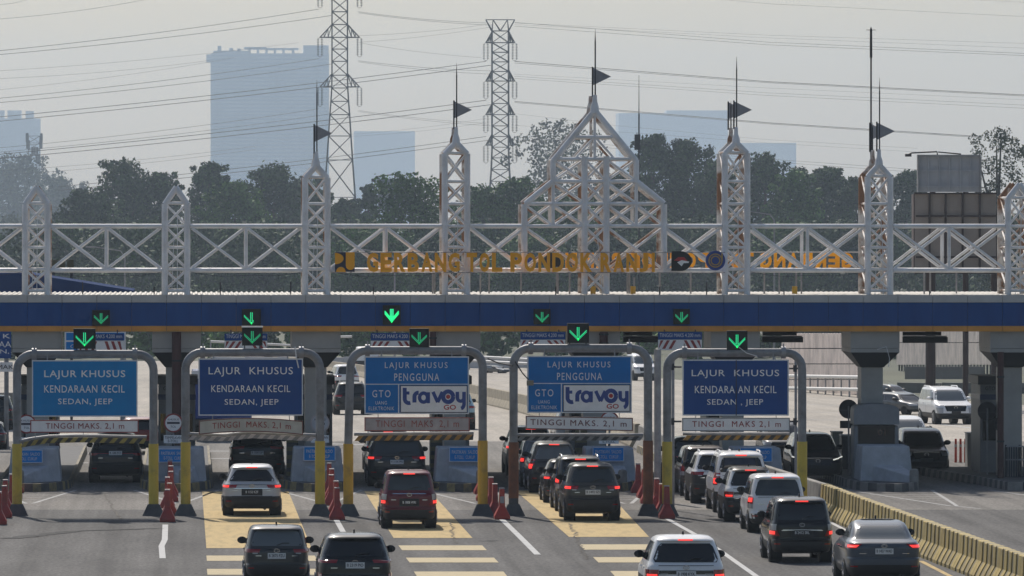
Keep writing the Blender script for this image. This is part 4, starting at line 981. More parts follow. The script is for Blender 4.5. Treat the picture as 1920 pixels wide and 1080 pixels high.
for px in (-165, 12): m.tube((XA(px, y), y + .1, 0), (XA(px, y), y + .1, ZA(616, y)), .09, 10)
m.each('post', M['pipe'], t)
# dark boards under the canopy, seen from behind
for a, b, c, d, lab in ((1169, 1235, 622, 642, 'long dark display board under the canopy, left of the rightmost clearance board'), (1430, 1506, 621, 642, 'long dark display board under the canopy, between the two right columns'), (1693, 1777, 622, 643, 'long dark display board right of the contraflow column')):
    y = 254.0; t = thing('display_board', lab, 'display board', (XA((a + b) / 2, y), y, ZA(d, y)), 'dark display boards under the canopy')
    m = MB(); m.bb(XA(a, y), XA(b, y), y, y + .2, ZA(d, y), ZA(632, y)); m.bb(XA(a, y), XA(b - 12, y), y, y + .15, ZA(629, y), ZA(c, y)); m.build('case', M['housing'], t)
    m = MB(); m.bb(XA(a, y), XA(b - 2, y), y - .02, y + .1, ZA(632, y), ZA(629.5, y)); m.build('rail', M['steel'], t)

# ================================================================== RED PLASTIC BARRIERS
def red_barrier(mt, cap):
    o = MB(); prof = [(0, .36), (.10, .36), (.32, .19), (.40, .135), (.86, .115), (.90, .10)]
    depth = [(.40), (.40), (.30), (.24), (.21), (.19)]
    vs = []; fs = []
    for (z, hw), dy in zip(prof, depth): vs += [(-hw * .62, -dy, z), (hw * .62, -dy, z), (hw * .62, dy, z), (-hw * .62, dy, z)]
    for i in range(len(prof) - 1):
        for j in range(4): fs.append((4 * i + j, 4 * i + (j + 1) % 4, 4 * i + 4 + (j + 1) % 4, 4 * i + 4 + j))
    n = len(prof) * 4; fs += [(3, 2, 1, 0), (n - 4, n - 3, n - 2, n - 1)]
    o.add(vs, fs); return o
proto = {}
def place_barrier(x, y, label, group, kind='red', tall=1.0, rz=0):
    if kind not in proto:
        t = thing('plastic_barrier', label, 'plastic barrier', (0, 0, 0), group)
        b = red_barrier(None, None).build('shell', M['red'] if kind == 'red' else M['redfresh'], t); bv = b.modifiers.new('bevel', 'BEVEL'); bv.width = .02; bv.segments = 2
        m = MB(); m.bb(-.075, .075, -.17, .17, .902, .93); m.build('cap', M['reflect'], t)
        if kind != 'red':
            m = MB(); m.bb(-.06, .06, -.26, -.225, .48, .68); m.build('sticker', M['dirtyplate'], t)
        proto[kind] = t; t.location = (x, y, 0); t.rotation_euler[2] = rz; t.scale = (1, 1, tall); ORG.pop(t.name)
        return t
    c = copy_tree(proto[kind], (x, y, 0), label, rz=rz); c['group'] = group; c.scale = (1, 1, tall); return c
rows = [((-2, 983), (46, 903), 8, 'left edge row'), ((314, 978), (325, 887), 9, 'row between the two leftmost portals'), ((632, 974), (607, 890), 8, 'row between second and third portals'),
        ((928, 966), (884, 903), 6, 'row between third and fourth portals'), ((1241, 966), (1166, 896), 8, 'row left of the rightmost portal')]
for (ax, ay), (bx, by), n, nm in rows:
    A, B = G(ax, ay), G(bx, by)
    for i in range(n):
        p = A.lerp(B, i / (n - 1)); place_barrier(p.x + .05 * math.sin(i * 2.3), p.y, 'red plastic barrier, %s from the camera in the %s' % (ordn(i), nm), 'red plastic barriers, ' + nm, rz=.12 * math.sin(i * 3.1))
p = G(941, 973); place_barrier(p.x, p.y, 'bright orange-red plastic barrier with a sticker, right of the amber portal leg', 'red plastic barriers, row between third and fourth portals', 'fresh', .97)
p = G(1250, 972); place_barrier(p.x, p.y, 'foremost red plastic barrier at the left leg of the rightmost portal', 'red plastic barriers, row left of the rightmost portal', 'red', 1.03)

# ================================================================== CONCRETE MEDIAN BARRIER
MED = [(19.55, 172), (19.35, 185), (19.12, 200), (18.95, 212), (18.80, 225.4), (18.35, 241), (17.2, 278), (17.0, 330), (16.85, 385), (16.3, 425), (14.9, 510), (13.2, 590), (11.2, 640), (8, 700)]
def medx(Y): return float(np.interp(Y, [p[1] for p in MED], [p[0] for p in MED]))
PROF = [(.30, 0), (.30, .08), (.21, .26), (.12, .42), (.095, .88), (.075, .90)]
def jersey(Y0, Y1, label, kind, group, name='barrier_block', fl=9):
    xm, ym = medx((Y0 + Y1) / 2), (Y0 + Y1) / 2
    t = thing(name, label, 'concrete barrier', (xm, ym, GZ(ym)), group)
    L = Y1 - Y0 - .03; dx = (medx(Y1) - medx(Y0)) / (Y1 - Y0)
    nb = fl if kind == 'striped' else 1; m = MB(); k = 2 * len(PROF); st_ = 0
    # fluted face: every second stripe stands a little proud
    for i in range(nb):
        o = .025 if i % 2 == 0 and nb > 1 else 0
        for Y in (Y0 + L * i / nb, Y0 + L * (i + 1) / nb):
            x = medx(Y); z = GZ(Y); cs = [(x - w_ - o, Y, z + h) for w_, h in PROF] + [(x + w_ + o, Y, z + h) for w_, h in PROF[::-1]]
            if st_: m.cur = i % 2 if Y > Y0 + L * i / nb else 0; q = len(m.v); m.add(cs, []); m.f += [(q - k + j, q - k + (j + 1) % k, q + (j + 1) % k, q + j) for j in range(k)]; m.m += [m.cur] * k
            else: m.add(cs, [tuple(range(k))])
            st_ += 1
    q = len(m.v) - k; m.f.append(tuple(q + j for j in range(k - 1, -1, -1))); m.m.append(0)
    m.build('block', [M['jerseyy'], M['jerseyk']] if kind == 'striped' else M[kind], t)
    return t
Y = 174.0; i = 0
while Y < 225:
    L = 4.0; jersey(Y, Y + L, 'yellow and black striped concrete barrier block, %s from the near end' % ordn(i), 'striped', 'striped concrete median blocks'); Y += L; i += 1
i = 0
while Y < 252:
    jersey(Y, Y + 3, 'plain grey concrete barrier block beside the white cars, %s beyond the striped ones' % ordn(i), 'jerseyg', 'grey concrete median blocks'); Y += 3; i += 1
Y = 262; i = 0
while Y < 288:
    jersey(Y, Y + 4, 'grey concrete barrier block beyond the gate, %s of the far grey run' % ordn(i), 'jerseyg', 'far grey concrete median blocks'); Y += 4; i += 1
Y = 292; i = 0
while Y < 700:
    L = 6.0 if Y < 430 else 12.0
    jersey(Y, Y + L, 'tan concrete barrier block on the far carriageway, %s in the tan run' % ordn(i) if i < 29 else 'tan concrete barrier block at the far end of the median', 'jerseyf', 'tan concrete median blocks beyond the gate'); Y += L; i += 1
x = medx(238) + .35
t = thing('reflector', 'small red round reflector on the grey median block beside the white cars', 'reflector', (x - .7, 237.5, .5)); m = MB(); q = G(1541, 945); c_ = (XA(1541, 230.2), ZA(931, 230.2)); m.disc(c_, .075, 230.18, 230.2, 14); m.build('disc', M['redfresh'], t); m = MB(); m.tube((c_[0], 230.22, c_[1] + .04), (c_[0], 230.22, .75), .02, 5); m.build('stem', M['dark'], t)

# cabinets and pillars on the contraflow islands
cg = 'cabinets beside the contraflow lanes'
for a, b, c, d, yy, mt, lab in ((1561, 1580, 809, 872, 262.0, 'clad', 'pale grey cabinet left of the dark one, beside the contraflow lane'), (1578, 1604, 815, 879, 259.5, 'claddark', 'dark cabinet left of the grey booth'), (1814, 1840, 811, 868, 264.0, 'clad', 'grey pillar cabinet right of the red guide posts'), (1838, 1873, 815, 878, 260.0, 'claddark', 'dark cabinet in front of the rightmost column'), (1848, 1878, 793, 822, 261.5, 'clad', 'small grey cabinet top behind the right dark cabinet')):
    t = thing('cabinet', lab, 'cabinet', (XA((a + b) / 2, yy), yy, .2), cg); x0, x1, z1 = XA(a, yy), XA(b, yy), ZA(c, yy)
    m = MB(); m.bb(x0, x1, yy, yy + .8, .1, z1 - .05); bo_ = m.build('body', M[mt], t); bv = bo_.modifiers.new('bevel', 'BEVEL'); bv.width = .015
    m = MB(); m.bb(x0 - .02, x1 + .02, yy - .03, yy + .83, z1 - .048, z1); m.build('top', M['coping'], t)
    m = MB(); m.bb(x0 + .04, x1 - .04, yy - .012, yy - .001, .35, z1 - .15); m.build('door', M[mt], t)
yy = 252.0; t = thing('fence', 'dark slatted metal guard panel at the right edge', 'fence', (XA(1910, yy), yy, .2))
for px in (1886, 1912, 1940): m = MB(); m.bb(XA(px, yy) - .03, XA(px, yy) + .03, yy, yy + .06, .1, ZA(834, yy)); m.build('post', M['dark'], t)
for py in (837, 862): m = MB(); m.bb(XA(1886, yy), XA(1940, yy), yy - .03, yy - .001, ZA(py, yy) - .02, ZA(py, yy) + .02); m.build('rail', M['steel'], t)
m = MB()
for i in range(12): xx = XA(1887 + i * 4.4, yy); m.bb(xx, xx + .05, yy + .07, yy + .09, .2, ZA(838, yy))
m.build('slat', mat('slat_blue_grey', (.05, .06, .075), .6), t)

# slack cables between and on the portals
for pts, lab in (([(914, 672), (935, 681), (962, 686)], 'slack dark cable from the middle portal to the fourth'), ([(1384, 650), (1400, 662), (1420, 668)], 'thin pale cable curling over the rightmost portal'), ([(553, 650), (556, 672), (560, 690)], 'short white cable hanging at the right corner of the second portal'), ([(1645, 655), (1662, 650), (1668, 672), (1666, 688)], 'loose pale cable on the flared column by the grey booth')):
    dd = DP - .22 if pts[0][0] < 1600 else DF + .1
    m = MB(); m.path([P(x, y, dd) for x, y in pts], .02 if 'pale' not in lab else .012, 5); tag(m.build('cable', M['cable'] if 'dark' not in lab else M['wire']), lab, 'cable', 'loose cables at the portals')
# ================================================================== CARS
def mono(xs, ys):
    """smooth monotone interpolation"""
    xs = np.array(xs, float); ys = np.array(ys, float); h = np.diff(xs); dl = np.diff(ys) / h
    m = np.zeros(len(xs)); m[0], m[-1] = dl[0], dl[-1]
    for i in range(1, len(xs) - 1): m[i] = 0 if dl[i - 1] * dl[i] <= 0 else 2 * dl[i - 1] * dl[i] / (dl[i - 1] + dl[i])
    def f(x):
        i = int(min(max(np.searchsorted(xs, x) - 1, 0), len(xs) - 2)); t = min(max((x - xs[i]) / h[i], 0), 1)
        return float((2 * t**3 - 3 * t**2 + 1) * ys[i] + (t**3 - 2 * t**2 + t) * h[i] * m[i] + (-2 * t**3 + 3 * t**2) * ys[i + 1] + (t**3 - t**2) * h[i] * m[i + 1])
    return f
SHAPES = {
 # z as a share of height: (z, half width share), (z, tail inset m), (z, nose inset m)
 'suv': dict(w=[(.165, .88), (.2, .95), (.3, .985), (.48, 1), (.58, .985), (.64, .95), (.75, .865), (.86, .79), (.93, .735), (.965, .69), (.985, .61), (1, .42)],
             t=[(.13, .16), (.2, .05), (.28, .0), (.375, .0), (.388, .05), (.55, .065), (.61, .085), (.63, .125), (.75, .23), (.88, .36), (.94, .42), (.97, .50), (1, .9)],
             n=[(.13, .2), (.2, .05), (.32, .0), (.46, .06), (.54, .2), (.59, .7), (.63, 1.05), (.76, 1.36), (.93, 1.8), (.97, 2.1), (1, 2.7)], belt=.64, nose=.62),
 'mpv': dict(w=[(.165, .89), (.2, .955), (.3, .985), (.46, 1), (.56, .99), (.62, .965), (.75, .915), (.87, .86), (.935, .82), (.97, .77), (.988, .68), (1, .48)],
             t=[(.13, .12), (.2, .03), (.28, .0), (.352, .0), (.364, .045), (.52, .055), (.60, .065), (.62, .095), (.75, .14), (.88, .22), (.94, .27), (.972, .34), (1, .7)],
             n=[(.13, .2), (.2, .05), (.3, .0), (.43, .06), (.52, .2), (.57, .6), (.61, .92), (.76, 1.25), (.93, 1.68), (.97, 2.0), (1, 2.7)], belt=.62, nose=.6),
 'sedan': dict(w=[(.13, .86), (.2, .955), (.33, .99), (.5, 1), (.62, .975), (.69, .94), (.72, .86), (.8, .80), (.9, .73), (.95, .685), (.98, .6), (1, .42)],
             t=[(.13, .2), (.2, .06), (.33, .0), (.42, .0), (.435, .05), (.60, .05), (.665, .10), (.69, .36), (.72, .62), (.8, .82), (.9, 1.10), (.95, 1.35), (1, 2.1)],
             n=[(.13, .2), (.2, .05), (.33, .0), (.46, .08), (.53, .3), (.60, .8), (.67, 1.35), (.8, 1.75), (.93, 2.2), (1, 2.7)], belt=.70, nose=.66),
}
def hull(kind, L, W, H, top=1.0):
    s = SHAPES[kind]; fw, ft, fn = (mono(*zip(*s[k])) for k in 'wtn')
    def f(z):
        q = z / H; return fw(q) * (1 + (top - 1) * min(1, max(0, (q - .6) / .15))) * W / 2, ft(q), L - fn(q), (8.5 if q < .62 else 7.0)
    return f
class Car:
    def __init__(c, kind, L, W, H, root, top=1.0): c.f = hull(kind, L, W, H, top); c.k = kind; c.L, c.W, c.H = L, W, H; c.root = root; c.s = SHAPES[kind]
    def rear(c, u, z, off=0, front=False):
        w, a, b, n = c.f(z); ym, hy = (a + b) / 2, (b - a) / 2; e = min(abs(u), .9995) ** n
        d = hy * (1 - e) ** (1 / n); sx = e ** .8; k = 1 if front else -1
        return (u * w + math.copysign(off * sx, u), ym + k * (d + off * (1 - sx)), z)
    def side(c, sg, y, z, off=0):
        w, a, b, n = c.f(z); ym, hy = (a + b) / 2, (b - a) / 2; q = min(abs((y - ym) / hy), .999)
        return (sg * (w * (1 - q ** n) ** (1 / n) + off), y, z)
    def body(c, m_body, m_low, zlow):
        zs = sorted(set(list(np.linspace(.165 if c.k != 'sedan' else .13, .98, 30)) + [.352, .364, .375, .388, .42, .435, .985, .993, 1.0])); K = 56; vs = []; fs = []; mi = []
        for q in zs:
            z = q * c.H; w, a, b, n = c.f(z); ym, hy = (a + b) / 2, (b - a) / 2
            for j in range(K):
                an = 2 * math.pi * (j + .5) / K; co, si = math.cos(an), math.sin(an)
                vs.append((w * math.copysign(abs(co) ** (2 / n), co), ym + hy * math.copysign(abs(si) ** (2 / n), si), z))
        m = MB()
        for i in range(len(zs) - 1):
            for j in range(K): fs.append((i * K + j, i * K + (j + 1) % K, (i + 1) * K + (j + 1) % K, (i + 1) * K + j)); mi.append(1 if zs[i + 1] < zlow + 1e-6 else 0)
        fs += [tuple(range(K - 1, -1, -1)), tuple((len(zs) - 1) * K + j for j in range(K))]; mi += [1, 0]
        m.v = vs; m.f = fs; m.m = mi
        return m.build('body', [m_body, m_low], c.root, 50)
    def patch(c, fn, u0, u1, z0, z1, off=.008, thick=.03, nu=10, nv=5, bot=None, round_=0.0):
        """closed slab lying on the hull: u bounds at z0 (bot) and z1"""
        b0, b1 = bot if bot else (u0, u1); vs = []; m = MB()
        for o in (off, off - thick):
            for i in range(nv + 1):
                v = i / nv; a = b0 + (u0 - b0) * v; b = b1 + (u1 - b1) * v
                if round_ and (i == 0 or i == nv): g = (b - a) * round_; a += g; b -= g
                for j in range(nu + 1): vs.append(fn(a + (b - a) * j / nu, z0 + (z1 - z0) * v, o))
        N = (nu + 1) * (nv + 1); fs = []
        for i in range(nv):
            for j in range(nu):
                q = i * (nu + 1) + j; fs += [(q, q + 1, q + nu + 2, q + nu + 1), (N + q, N + q + nu + 1, N + q + nu + 2, N + q + 1)]
        rim = [j for j in range(nu + 1)] + [i * (nu + 1) + nu for i in range(1, nv + 1)] + [nv * (nu + 1) + j for j in range(nu - 1, -1, -1)] + [i * (nu + 1) for i in range(nv - 1, 0, -1)]
        for i in range(len(rim)): p, q = rim[i], rim[(i + 1) % len(rim)]; fs.append((p, p + N, q + N, q))
        m.add(vs, fs); return m
LOWQ = {'suv': .27, 'mpv': .2, 'sedan': .2}
def make_car(label, kind, L, W, H, col, x, y, rz=0, group='cars at the toll gate', facing=False, glass='glass', lamps='h', plate=None, plate_k='w', plate_z=.50, brake=True, rails=False, mirrors='plastic',
             roofcol=None, lowq=None, wiper=True, badge=True, fin=True, z=0, small=False, name='car', chrome=None, cat='car', extra=None, antenna=False, win=(.665, .925), winw=(.86, .80), low=None, top=1.0):
    t = thing(name, label, cat, (0, 0, 0), group); c = Car(kind, L, W, H, t, top); ORG.pop(t.name)
    q = lambda f: f * H; dirty = M['plastic']
    c.body(col, dirty if low is None else low, q(LOWQ[kind] if lowq is None else lowq))
    RR, FR = (lambda u, z, o: c.rear(u, z, o)), (lambda u, z, o: c.rear(u, z, o, True))
    gl = M[glass]
    if kind == 'sedan': win = (.715, .935) if win == (.665, .925) else win
    c.patch(RR, -winw[1], winw[1], q(win[0]), q(win[1]), .008, .03, 14, 6, (-winw[0], winw[0]), .035).build('rear_window', gl, t, 40)
    wz = (.65, .925) if kind != 'sedan' else (.69, .925)
    if kind == 'mpv': wz = (.63, .925)
    c.patch(FR, -.84, .84, q(wz[0]), q(wz[1]), .008, .03, 14, 6, (-.88, .88), .03).build('windshield', gl, t, 40)
    for sg in (-1, 1):
        zb_, zt_ = q(c.s['belt'] + .03), q(.915); a0, a1 = c.f(zb_)[1], c.f(zt_)[1]; b0, b1 = c.f(zb_)[2], c.f(zt_)[2]
        fn = lambda yy, z, o, sg=sg: c.side(sg, yy, z, o)
        y0b, y0t = a0 + .30, a1 + .24; y1b, y1t = b0 - .22, b1 - .12
        cuts = (0, .20, .57, 1) if kind != 'sedan' else (0, .5, 1)
        for i in range(len(cuts) - 1):
            f0, f1 = cuts[i] + (.012 if i else 0), cuts[i + 1] - (.012 if i < len(cuts) - 2 else 0)
            c.patch(fn, y0t + (y1t - y0t) * f0, y0t + (y1t - y0t) * f1, zb_, zt_, .006, .02, 6, 4, (y0b + (y1b - y0b) * f0, y0b + (y1b - y0b) * f1)).build('side_window', gl, t, 40)
        # door shut lines and handles as thin dark slabs
        for f in (.57,): 
            c.patch(fn, y0b + (y1b - y0b) * f, y0b + (y1b - y0b) * f + .016, q(.24), zb_ - .03, .002, .01, 1, 6).build('door_gap', M['gloss'], t)
        for f in (.34, .70):
            c.patch(fn, y0b + (y1b - y0b) * f, y0b + (y1b - y0b) * f + .2, q(.555), q(.575), .03, .03, 2, 1).build('door_handle', col if not small else M['plastic'], t)
    # wheels
    rw = .2 * H if H > 1.55 else .21 * H; tw = .205
    for yy in (.80 if kind != 'sedan' else .95, L - .86):
        for sg in (-1, 1):
            hs = c.side(sg, yy, q(.3))[0]
            m = MB(); m.tube((hs - sg * .30, yy, rw * 1.02), (hs + sg * .006, yy, rw * 1.02), rw * 1.2, 24); m.build('wheel_arch', M['plastic'], t, 40)
            m = MB(); xo = hs + sg * .018; xi = xo - sg * tw
            m.path([(xi, yy, rw), (xi + sg * .025, yy, rw), (xo - sg * .025, yy, rw), (xo, yy, rw)], [rw * .93, rw, rw, rw * .93], 26); wh = m.build('wheel', M['tyre'], t, 40)
            if not small:
                m = MB(); m.tube((xo - sg * .03, yy, rw), (xo + sg * .004, yy, rw), rw * .64, 20)
                for k in range(5):
                    an = 2 * math.pi * k / 5; m.tube((xo + sg * .012, yy + .05 * math.cos(an), rw + .05 * math.sin(an)), (xo + sg * .006, yy + rw * .6 * math.cos(an), rw + rw * .6 * math.sin(an)), .025, 6)
                m.build('rim', M['rim'], wh, 40)
    m = MB(); m.bb(-W * .33, W * .33, .35, L - .3, q(.14), q(.19)); m.bb(-W * .38, W * .38, .74, .84, q(.15), q(.19)); m.tube((W * .22, .12, q(.15)), (W * .22, .6, q(.15)), .045, 8); m.build('underbody', M['gloss'], t)
    # mirrors
    zb_ = q(c.s['belt'] + .055); ymr = c.f(zb_)[2] - .42
    for sg in (-1, 1):
        xs_ = c.side(sg, ymr, zb_)[0]; m = MB()
        m.path([(xs_ + sg * .10 + 0, ymr - .06, zb_ + .03), (xs_ + sg * .11, ymr - .05, zb_ + .03), (xs_ + sg * .12, ymr + .06, zb_ + .03), (xs_ + sg * .12, ymr + .13, zb_ + .02)], [.07, .105, .095, .03], 12)
        m.v = [(xs_ + sg * .10 + (v[0] - xs_ - sg * .11) * 1.12, v[1], zb_ + .03 + (v[2] - zb_ - .03) * .82) for v in m.v]
        m.tube((xs_ - sg * .05, ymr + .02, zb_ - .03), (xs_ + sg * .12, ymr + .03, zb_ - .01), .03, 6); m.build('mirror', col if mirrors == 'body' else M['plastic'], t, 50)
    if rails:
        for sg in (-1, 1):
            zr = q(.985); xr = sg * c.f(q(.978))[0] * .98; y0 = c.f(q(.98))[1] + .22; y1 = c.f(q(.98))[2] - .35
            m = MB(); m.path([(xr, y0, zr - .02), (xr, y0 + .1, zr + .045), (xr, y1 - .15, zr + .05), (xr, y1, zr - .02)], [.022, .024, .024, .02], 8); m.build('roof_rail', rails if rails is not True else M['plastic'], t, 50)
    if roofcol:
        m = MB(); K = 40; vs = []
        for f in (.945, .965, .985, .996, 1.0):
            z_ = q(f); w, a, b, n = c.f(z_); ym, hy = (a + b) / 2, (b - a) / 2
            for j in range(K):
                an = 2 * math.pi * (j + .5) / K; co, si = math.cos(an), math.sin(an); vs.append(((w + .006) * math.copysign(abs(co) ** (2 / n), co), ym + (hy + .006) * math.copysign(abs(si) ** (2 / n), si), z_ + .006))
        m.add(vs, [(i * K + j, i * K + (j + 1) % K, (i + 1) * K + (j + 1) % K, (i + 1) * K + j) for i in range(4) for j in range(K)] + [tuple(4 * K + j for j in range(K))]); m.build('roof', roofcol, t, 50)
    if fin and not small:
        yf_ = c.f(q(.995))[1] + .35; m = MB(); m.prismx([(yf_, H - .02), (yf_ + .18, H - .02), (yf_ + .02, H + .07), (yf_ - .01, H + .07)], -.02, .02); m.build('shark_fin', M['plastic'], t)
    # ---- the end the camera sees
    if not facing:
        zs_ = q(.955)
        if kind != 'sedan':
            c.patch(RR, -.9, .9, q(.935), q(.968), .10, .2, 12, 2, (-.88, .88), .03).build('spoiler', roofcol or col, t, 40)
            y_ = c.rear(0, q(.945))[1] - .105
        else: y_ = None
        if brake:
            m = MB()
            if kind != 'sedan': m.bb(-.16, .16, y_ - .006, y_ + .03, q(.938), q(.956))
            else: yy = c.rear(0, q(.74))[1]; m.bb(-.15, .15, yy + .06, yy + .12, q(.735), q(.75))
            m.build('brake_lamp', M['lamplit'] if brake is True else M['lampred'], t)
        def lp(nm, u0, u1, z0, z1, mt, bot=None, off=.018):
            for sg in (-1, 1):
                fn = (lambda u, z, o: c.rear(u, z, o)) if sg == 1 else (lambda u, z, o: c.rear(-u, z, o))
                c.patch(fn, u0, u1, q(z0), q(z1), off, .04, 8, 3, bot, 0).build(nm, M[mt], t, 40)
        lit = 'lamplit' if brake is True else 'lampred'
        if lamps == 'h':      # wide lamps with a lit outer end
            lp('tail_lamp', .52, .992, .555, .615, 'lampred', (.56, .992)); lp('brake_light', .80, .985, .562, .605, lit, off=.024); lp('reverse_lamp', .60, .76, .535, .553, 'lampclear')
        elif lamps == 'v':    # tall corner lamps
            lp('tail_lamp', .80, .992, .415, .50, 'lampred', (.72, .992)); lp('brake_light', .86, .985, .44, .49, lit, off=.024); lp('reverse_lamp', .83, .992, .502, .60, 'lampclear')
        elif lamps == 'vr':   # tall lamps above a clear low section
            lp('tail_lamp', .86, .992, .50, .63, 'lampred'); lp('brake_light', .885, .985, .53, .60, lit, off=.024); lp('reverse_lamp', .86, .992, .42, .498, 'lampclear')
        elif lamps == 'bar':  # black band between squarish lamps
            lp('tail_lamp', .70, .992, .455, .56, 'lampred'); lp('brake_light', .73, .96, .468, .50, lit, off=.024)
            c.patch(RR, -.69, .69, q(.50), q(.55), .012, .03, 12, 2).build('tail_band', M['gloss'], t, 40)
            lp('reverse_lamp', .46, .66, .487, .508, 'lampclear', (.52, .66))
        elif lamps == 'full': # thin light bar across the tail
            c.patch(RR, -.99, .99, q(.585), q(.60), .014, .03, 16, 2).build('tail_band', M['lampred'], t, 40); lp('tail_lamp', .60, .992, .55, .60, 'lampred', (.78, .992))
        elif lamps == 'claw': # tall curved lamps
            lp('tail_lamp', .80, .992, .55, .66, 'lampred'); lp('brake_light', .86, .985, .48, .57, lit, (.90, .985), off=.024); lp('tail_lamp_lower', .88, .992, .46, .548, 'lampred')
        elif lamps == 'tri':
            lp('tail_lamp', .60, .992, .575, .655, 'lampred', (.74, .992)); lp('brake_light', .68, .96, .595, .635, lit, (.76, .96), off=.024)
        elif lamps == 'slim':
            lp('tail_lamp', .48, .992, .575, .625, 'lampred', (.52, .992)); lp('tail_lamp_lower', .90, .992, .36, .42, 'lampred')
        lb = .33 if kind != 'sedan' else .32
        c.patch(RR, -.93, .93, q(.205), q(lb), .014, .03, 14, 3, (-.90, .90)).build('lower_bumper', M['plastic'], t, 40)
        lp('reflector', .72, .9, .285, .305, 'lampred', off=.022)
        if not small:
            pz = q(plate_z); yp = c.rear(0, pz)[1]
            c.patch(RR, -.36, .36, pz - .10, pz + .11, .004, .02, 8, 2).build('plate_recess', M['plastic'] if plate_k == 'k' else col, t, 40)
            m = MB(); m.bb(-.215, .215, yp - .03, yp + .01, pz - .068, pz + .068); pb = m.build('number_plate', M['platek'] if plate_k == 'k' else M['platew'], t)
            if plate: m = MB(); text(m, plate, -.185, .185, pz - .03, pz + .042, yp - .036, yp - .03, bold=.01); m.build('lettering', M['lettering'] if plate_k == 'k' else M['dark'], pb)
            if kind != 'sedan':
                c.patch(RR, -.72, .72, q(.612), q(.618), .010, .02, 10, 1).build('tailgate_line', M['gloss'], t, 40)
                c.patch(RR, -.70, .70, q(.39), q(.395), .006, .02, 10, 1).build('tailgate_line', M['gloss'], t, 40)
            if chrome is not None: c.patch(RR, -.62, .62, q(chrome), q(chrome + .016), .022, .03, 10, 1).build('chrome_strip', M['chrome'], t, 40)
            if badge:
                bz = q(.588 if kind != 'sedan' else .62); yb = c.rear(0, bz)[1] - .02; m = MB(); m.ring((0, bz), .052, .042, yb - .008, yb + .006, 20, sx=1.35); m.ring((0, bz), .05, .041, yb - .007, yb + .005, 16, sx=.5); m.build('badge', M['chrome'], t)
            if wiper and kind != 'sedan':
                z0, z1 = q(win[0] + .012), q(win[0] + .05); p0 = c.rear(.0, z0, .03); p1 = c.rear(.42, z1, .025); m = MB(); m.path([p0, c.rear(.2, z1, .035), p1], .012, 5); m.build('wiper', M['plastic'], t)
            lp('maker_lettering', .48, .66, .495 if lamps != 'bar' else .43, .506 if lamps != 'bar' else .44, 'chrome', off=.012)
    else:
        g0, g1 = (.36, .50) if kind != 'sedan' else (.36, .48)
        c.patch(FR, -.58, .58, q(g0), q(g1), .014, .03, 12, 3, (-.5, .5)).build('grille', M['gloss'], t, 40)
        for sg in (-1, 1):
            fn = (lambda u, z, o: c.rear(u, z, o, True)) if sg == 1 else (lambda u, z, o: c.rear(-u, z, o, True))
            if lamps == 'drl':
                c.patch(fn, .60, .97, q(.475), q(.515), .018, .04, 8, 2, (.56, .90)).build('headlamp', M['gloss'], t, 40); c.patch(fn, .66, .98, q(.478), q(.512), .026, .03, 8, 1, (.58, .93)).build('running_light', M['lampwhite'], t, 40) if False else None
                m = MB(); m.path([c.rear(sg * .60, q(.475), .03, True), c.rear(sg * .78, q(.50), .03, True), c.rear(sg * .95, q(.535), .03, True)], .022, 6); m.build('running_light', M['lampwhite'], t)
            elif lamps == 'square':
                c.patch(fn, .66, .96, q(.30), q(.46), .02, .04, 8, 3, (.70, .94)).build('headlamp', M['lampclear'], t, 40); c.patch(fn, .60, .97, q(.50), q(.525), .016, .03, 8, 1).build('running_light', M['lampclear'], t, 40)
            else:
                c.patch(fn, .60, .985, q(.43), q(.515), .018, .04, 8, 3, (.66, .97)).build('headlamp', M['lampclear'], t, 40)
            c.patch(fn, .62, .86, q(.225), q(.275), .016, .03, 5, 2).build('fog_lamp', M['plastic'], t, 40)
        c.patch(FR, -.52, .52, q(.21), q(.30), .012, .03, 10, 2, (-.44, .44)).build('lower_grille', M['plastic'], t, 40)
        if not small:
            pz = q(.335); yp = c.rear(0, pz, 0, True)[1]; m = MB(); m.bb(-.21, .21, yp - .01, yp + .035, pz - .06, pz + .06); m.build('number_plate', M['platek'], t)
            m = MB(); m.path([c.rear(-.56, q(.505), .022, True), c.rear(0, q(.512), .03, True), c.rear(.56, q(.505), .022, True)], .016, 6); m.build('chrome_strip', M['chrome'], t)
            if badge: bz = q(.455); yb = c.rear(0, bz, .02, True)[1]; m = MB(); m.ring((0, bz), .06, .046, yb - .002, yb + .012, 16, sx=1.3); m.build('badge', M['chrome'], t)
    t.location = (x, y, z); t.rotation_euler[2] = rz
    return t
def car_at(label, box, kind, col, L=4.4, H=None, facing=False, rz=0, W=None, **kw):
    """box: left, right of the near end and top, road line, all as seen in the photo"""
    xl, xr, yt, yb = box; d = DG(yb); s_ = S(d); W = W or (xr - xl) / s_; H = H or (yb - yt) / s_; x = XA((xl + xr) / 2, d)
    if facing: a = math.pi + rz; loc = (x + math.sin(a) * L * 0, d); off = Vector((-math.sin(a), math.cos(a), 0)) * L; loc = (x - off.x, d - off.y)
    else: a = rz; loc = (x, d)
    return make_car(label, kind, L, W, H, col, loc[0], loc[1], a, facing=facing, z=GZ(d) , **kw)
BLK = paint('black', (.010, .011, .013)); NAVYK = paint('blue_black', (.012, .017, .026)); GRY = paint('dark_grey', (.045, .047, .05), .3, .8, .3); MID = paint('steel_grey', (.09, .095, .10), .3, .8, .4)
OLV = paint('olive_grey', (.075, .072, .064), .32, .8, .3); SIL = paint('silver', (.56, .57, .585), .3, .8, .4); WHT = paint('white', (.84, .84, .84), .35); MAR = paint('maroon', (.13, .014, .026), .28)
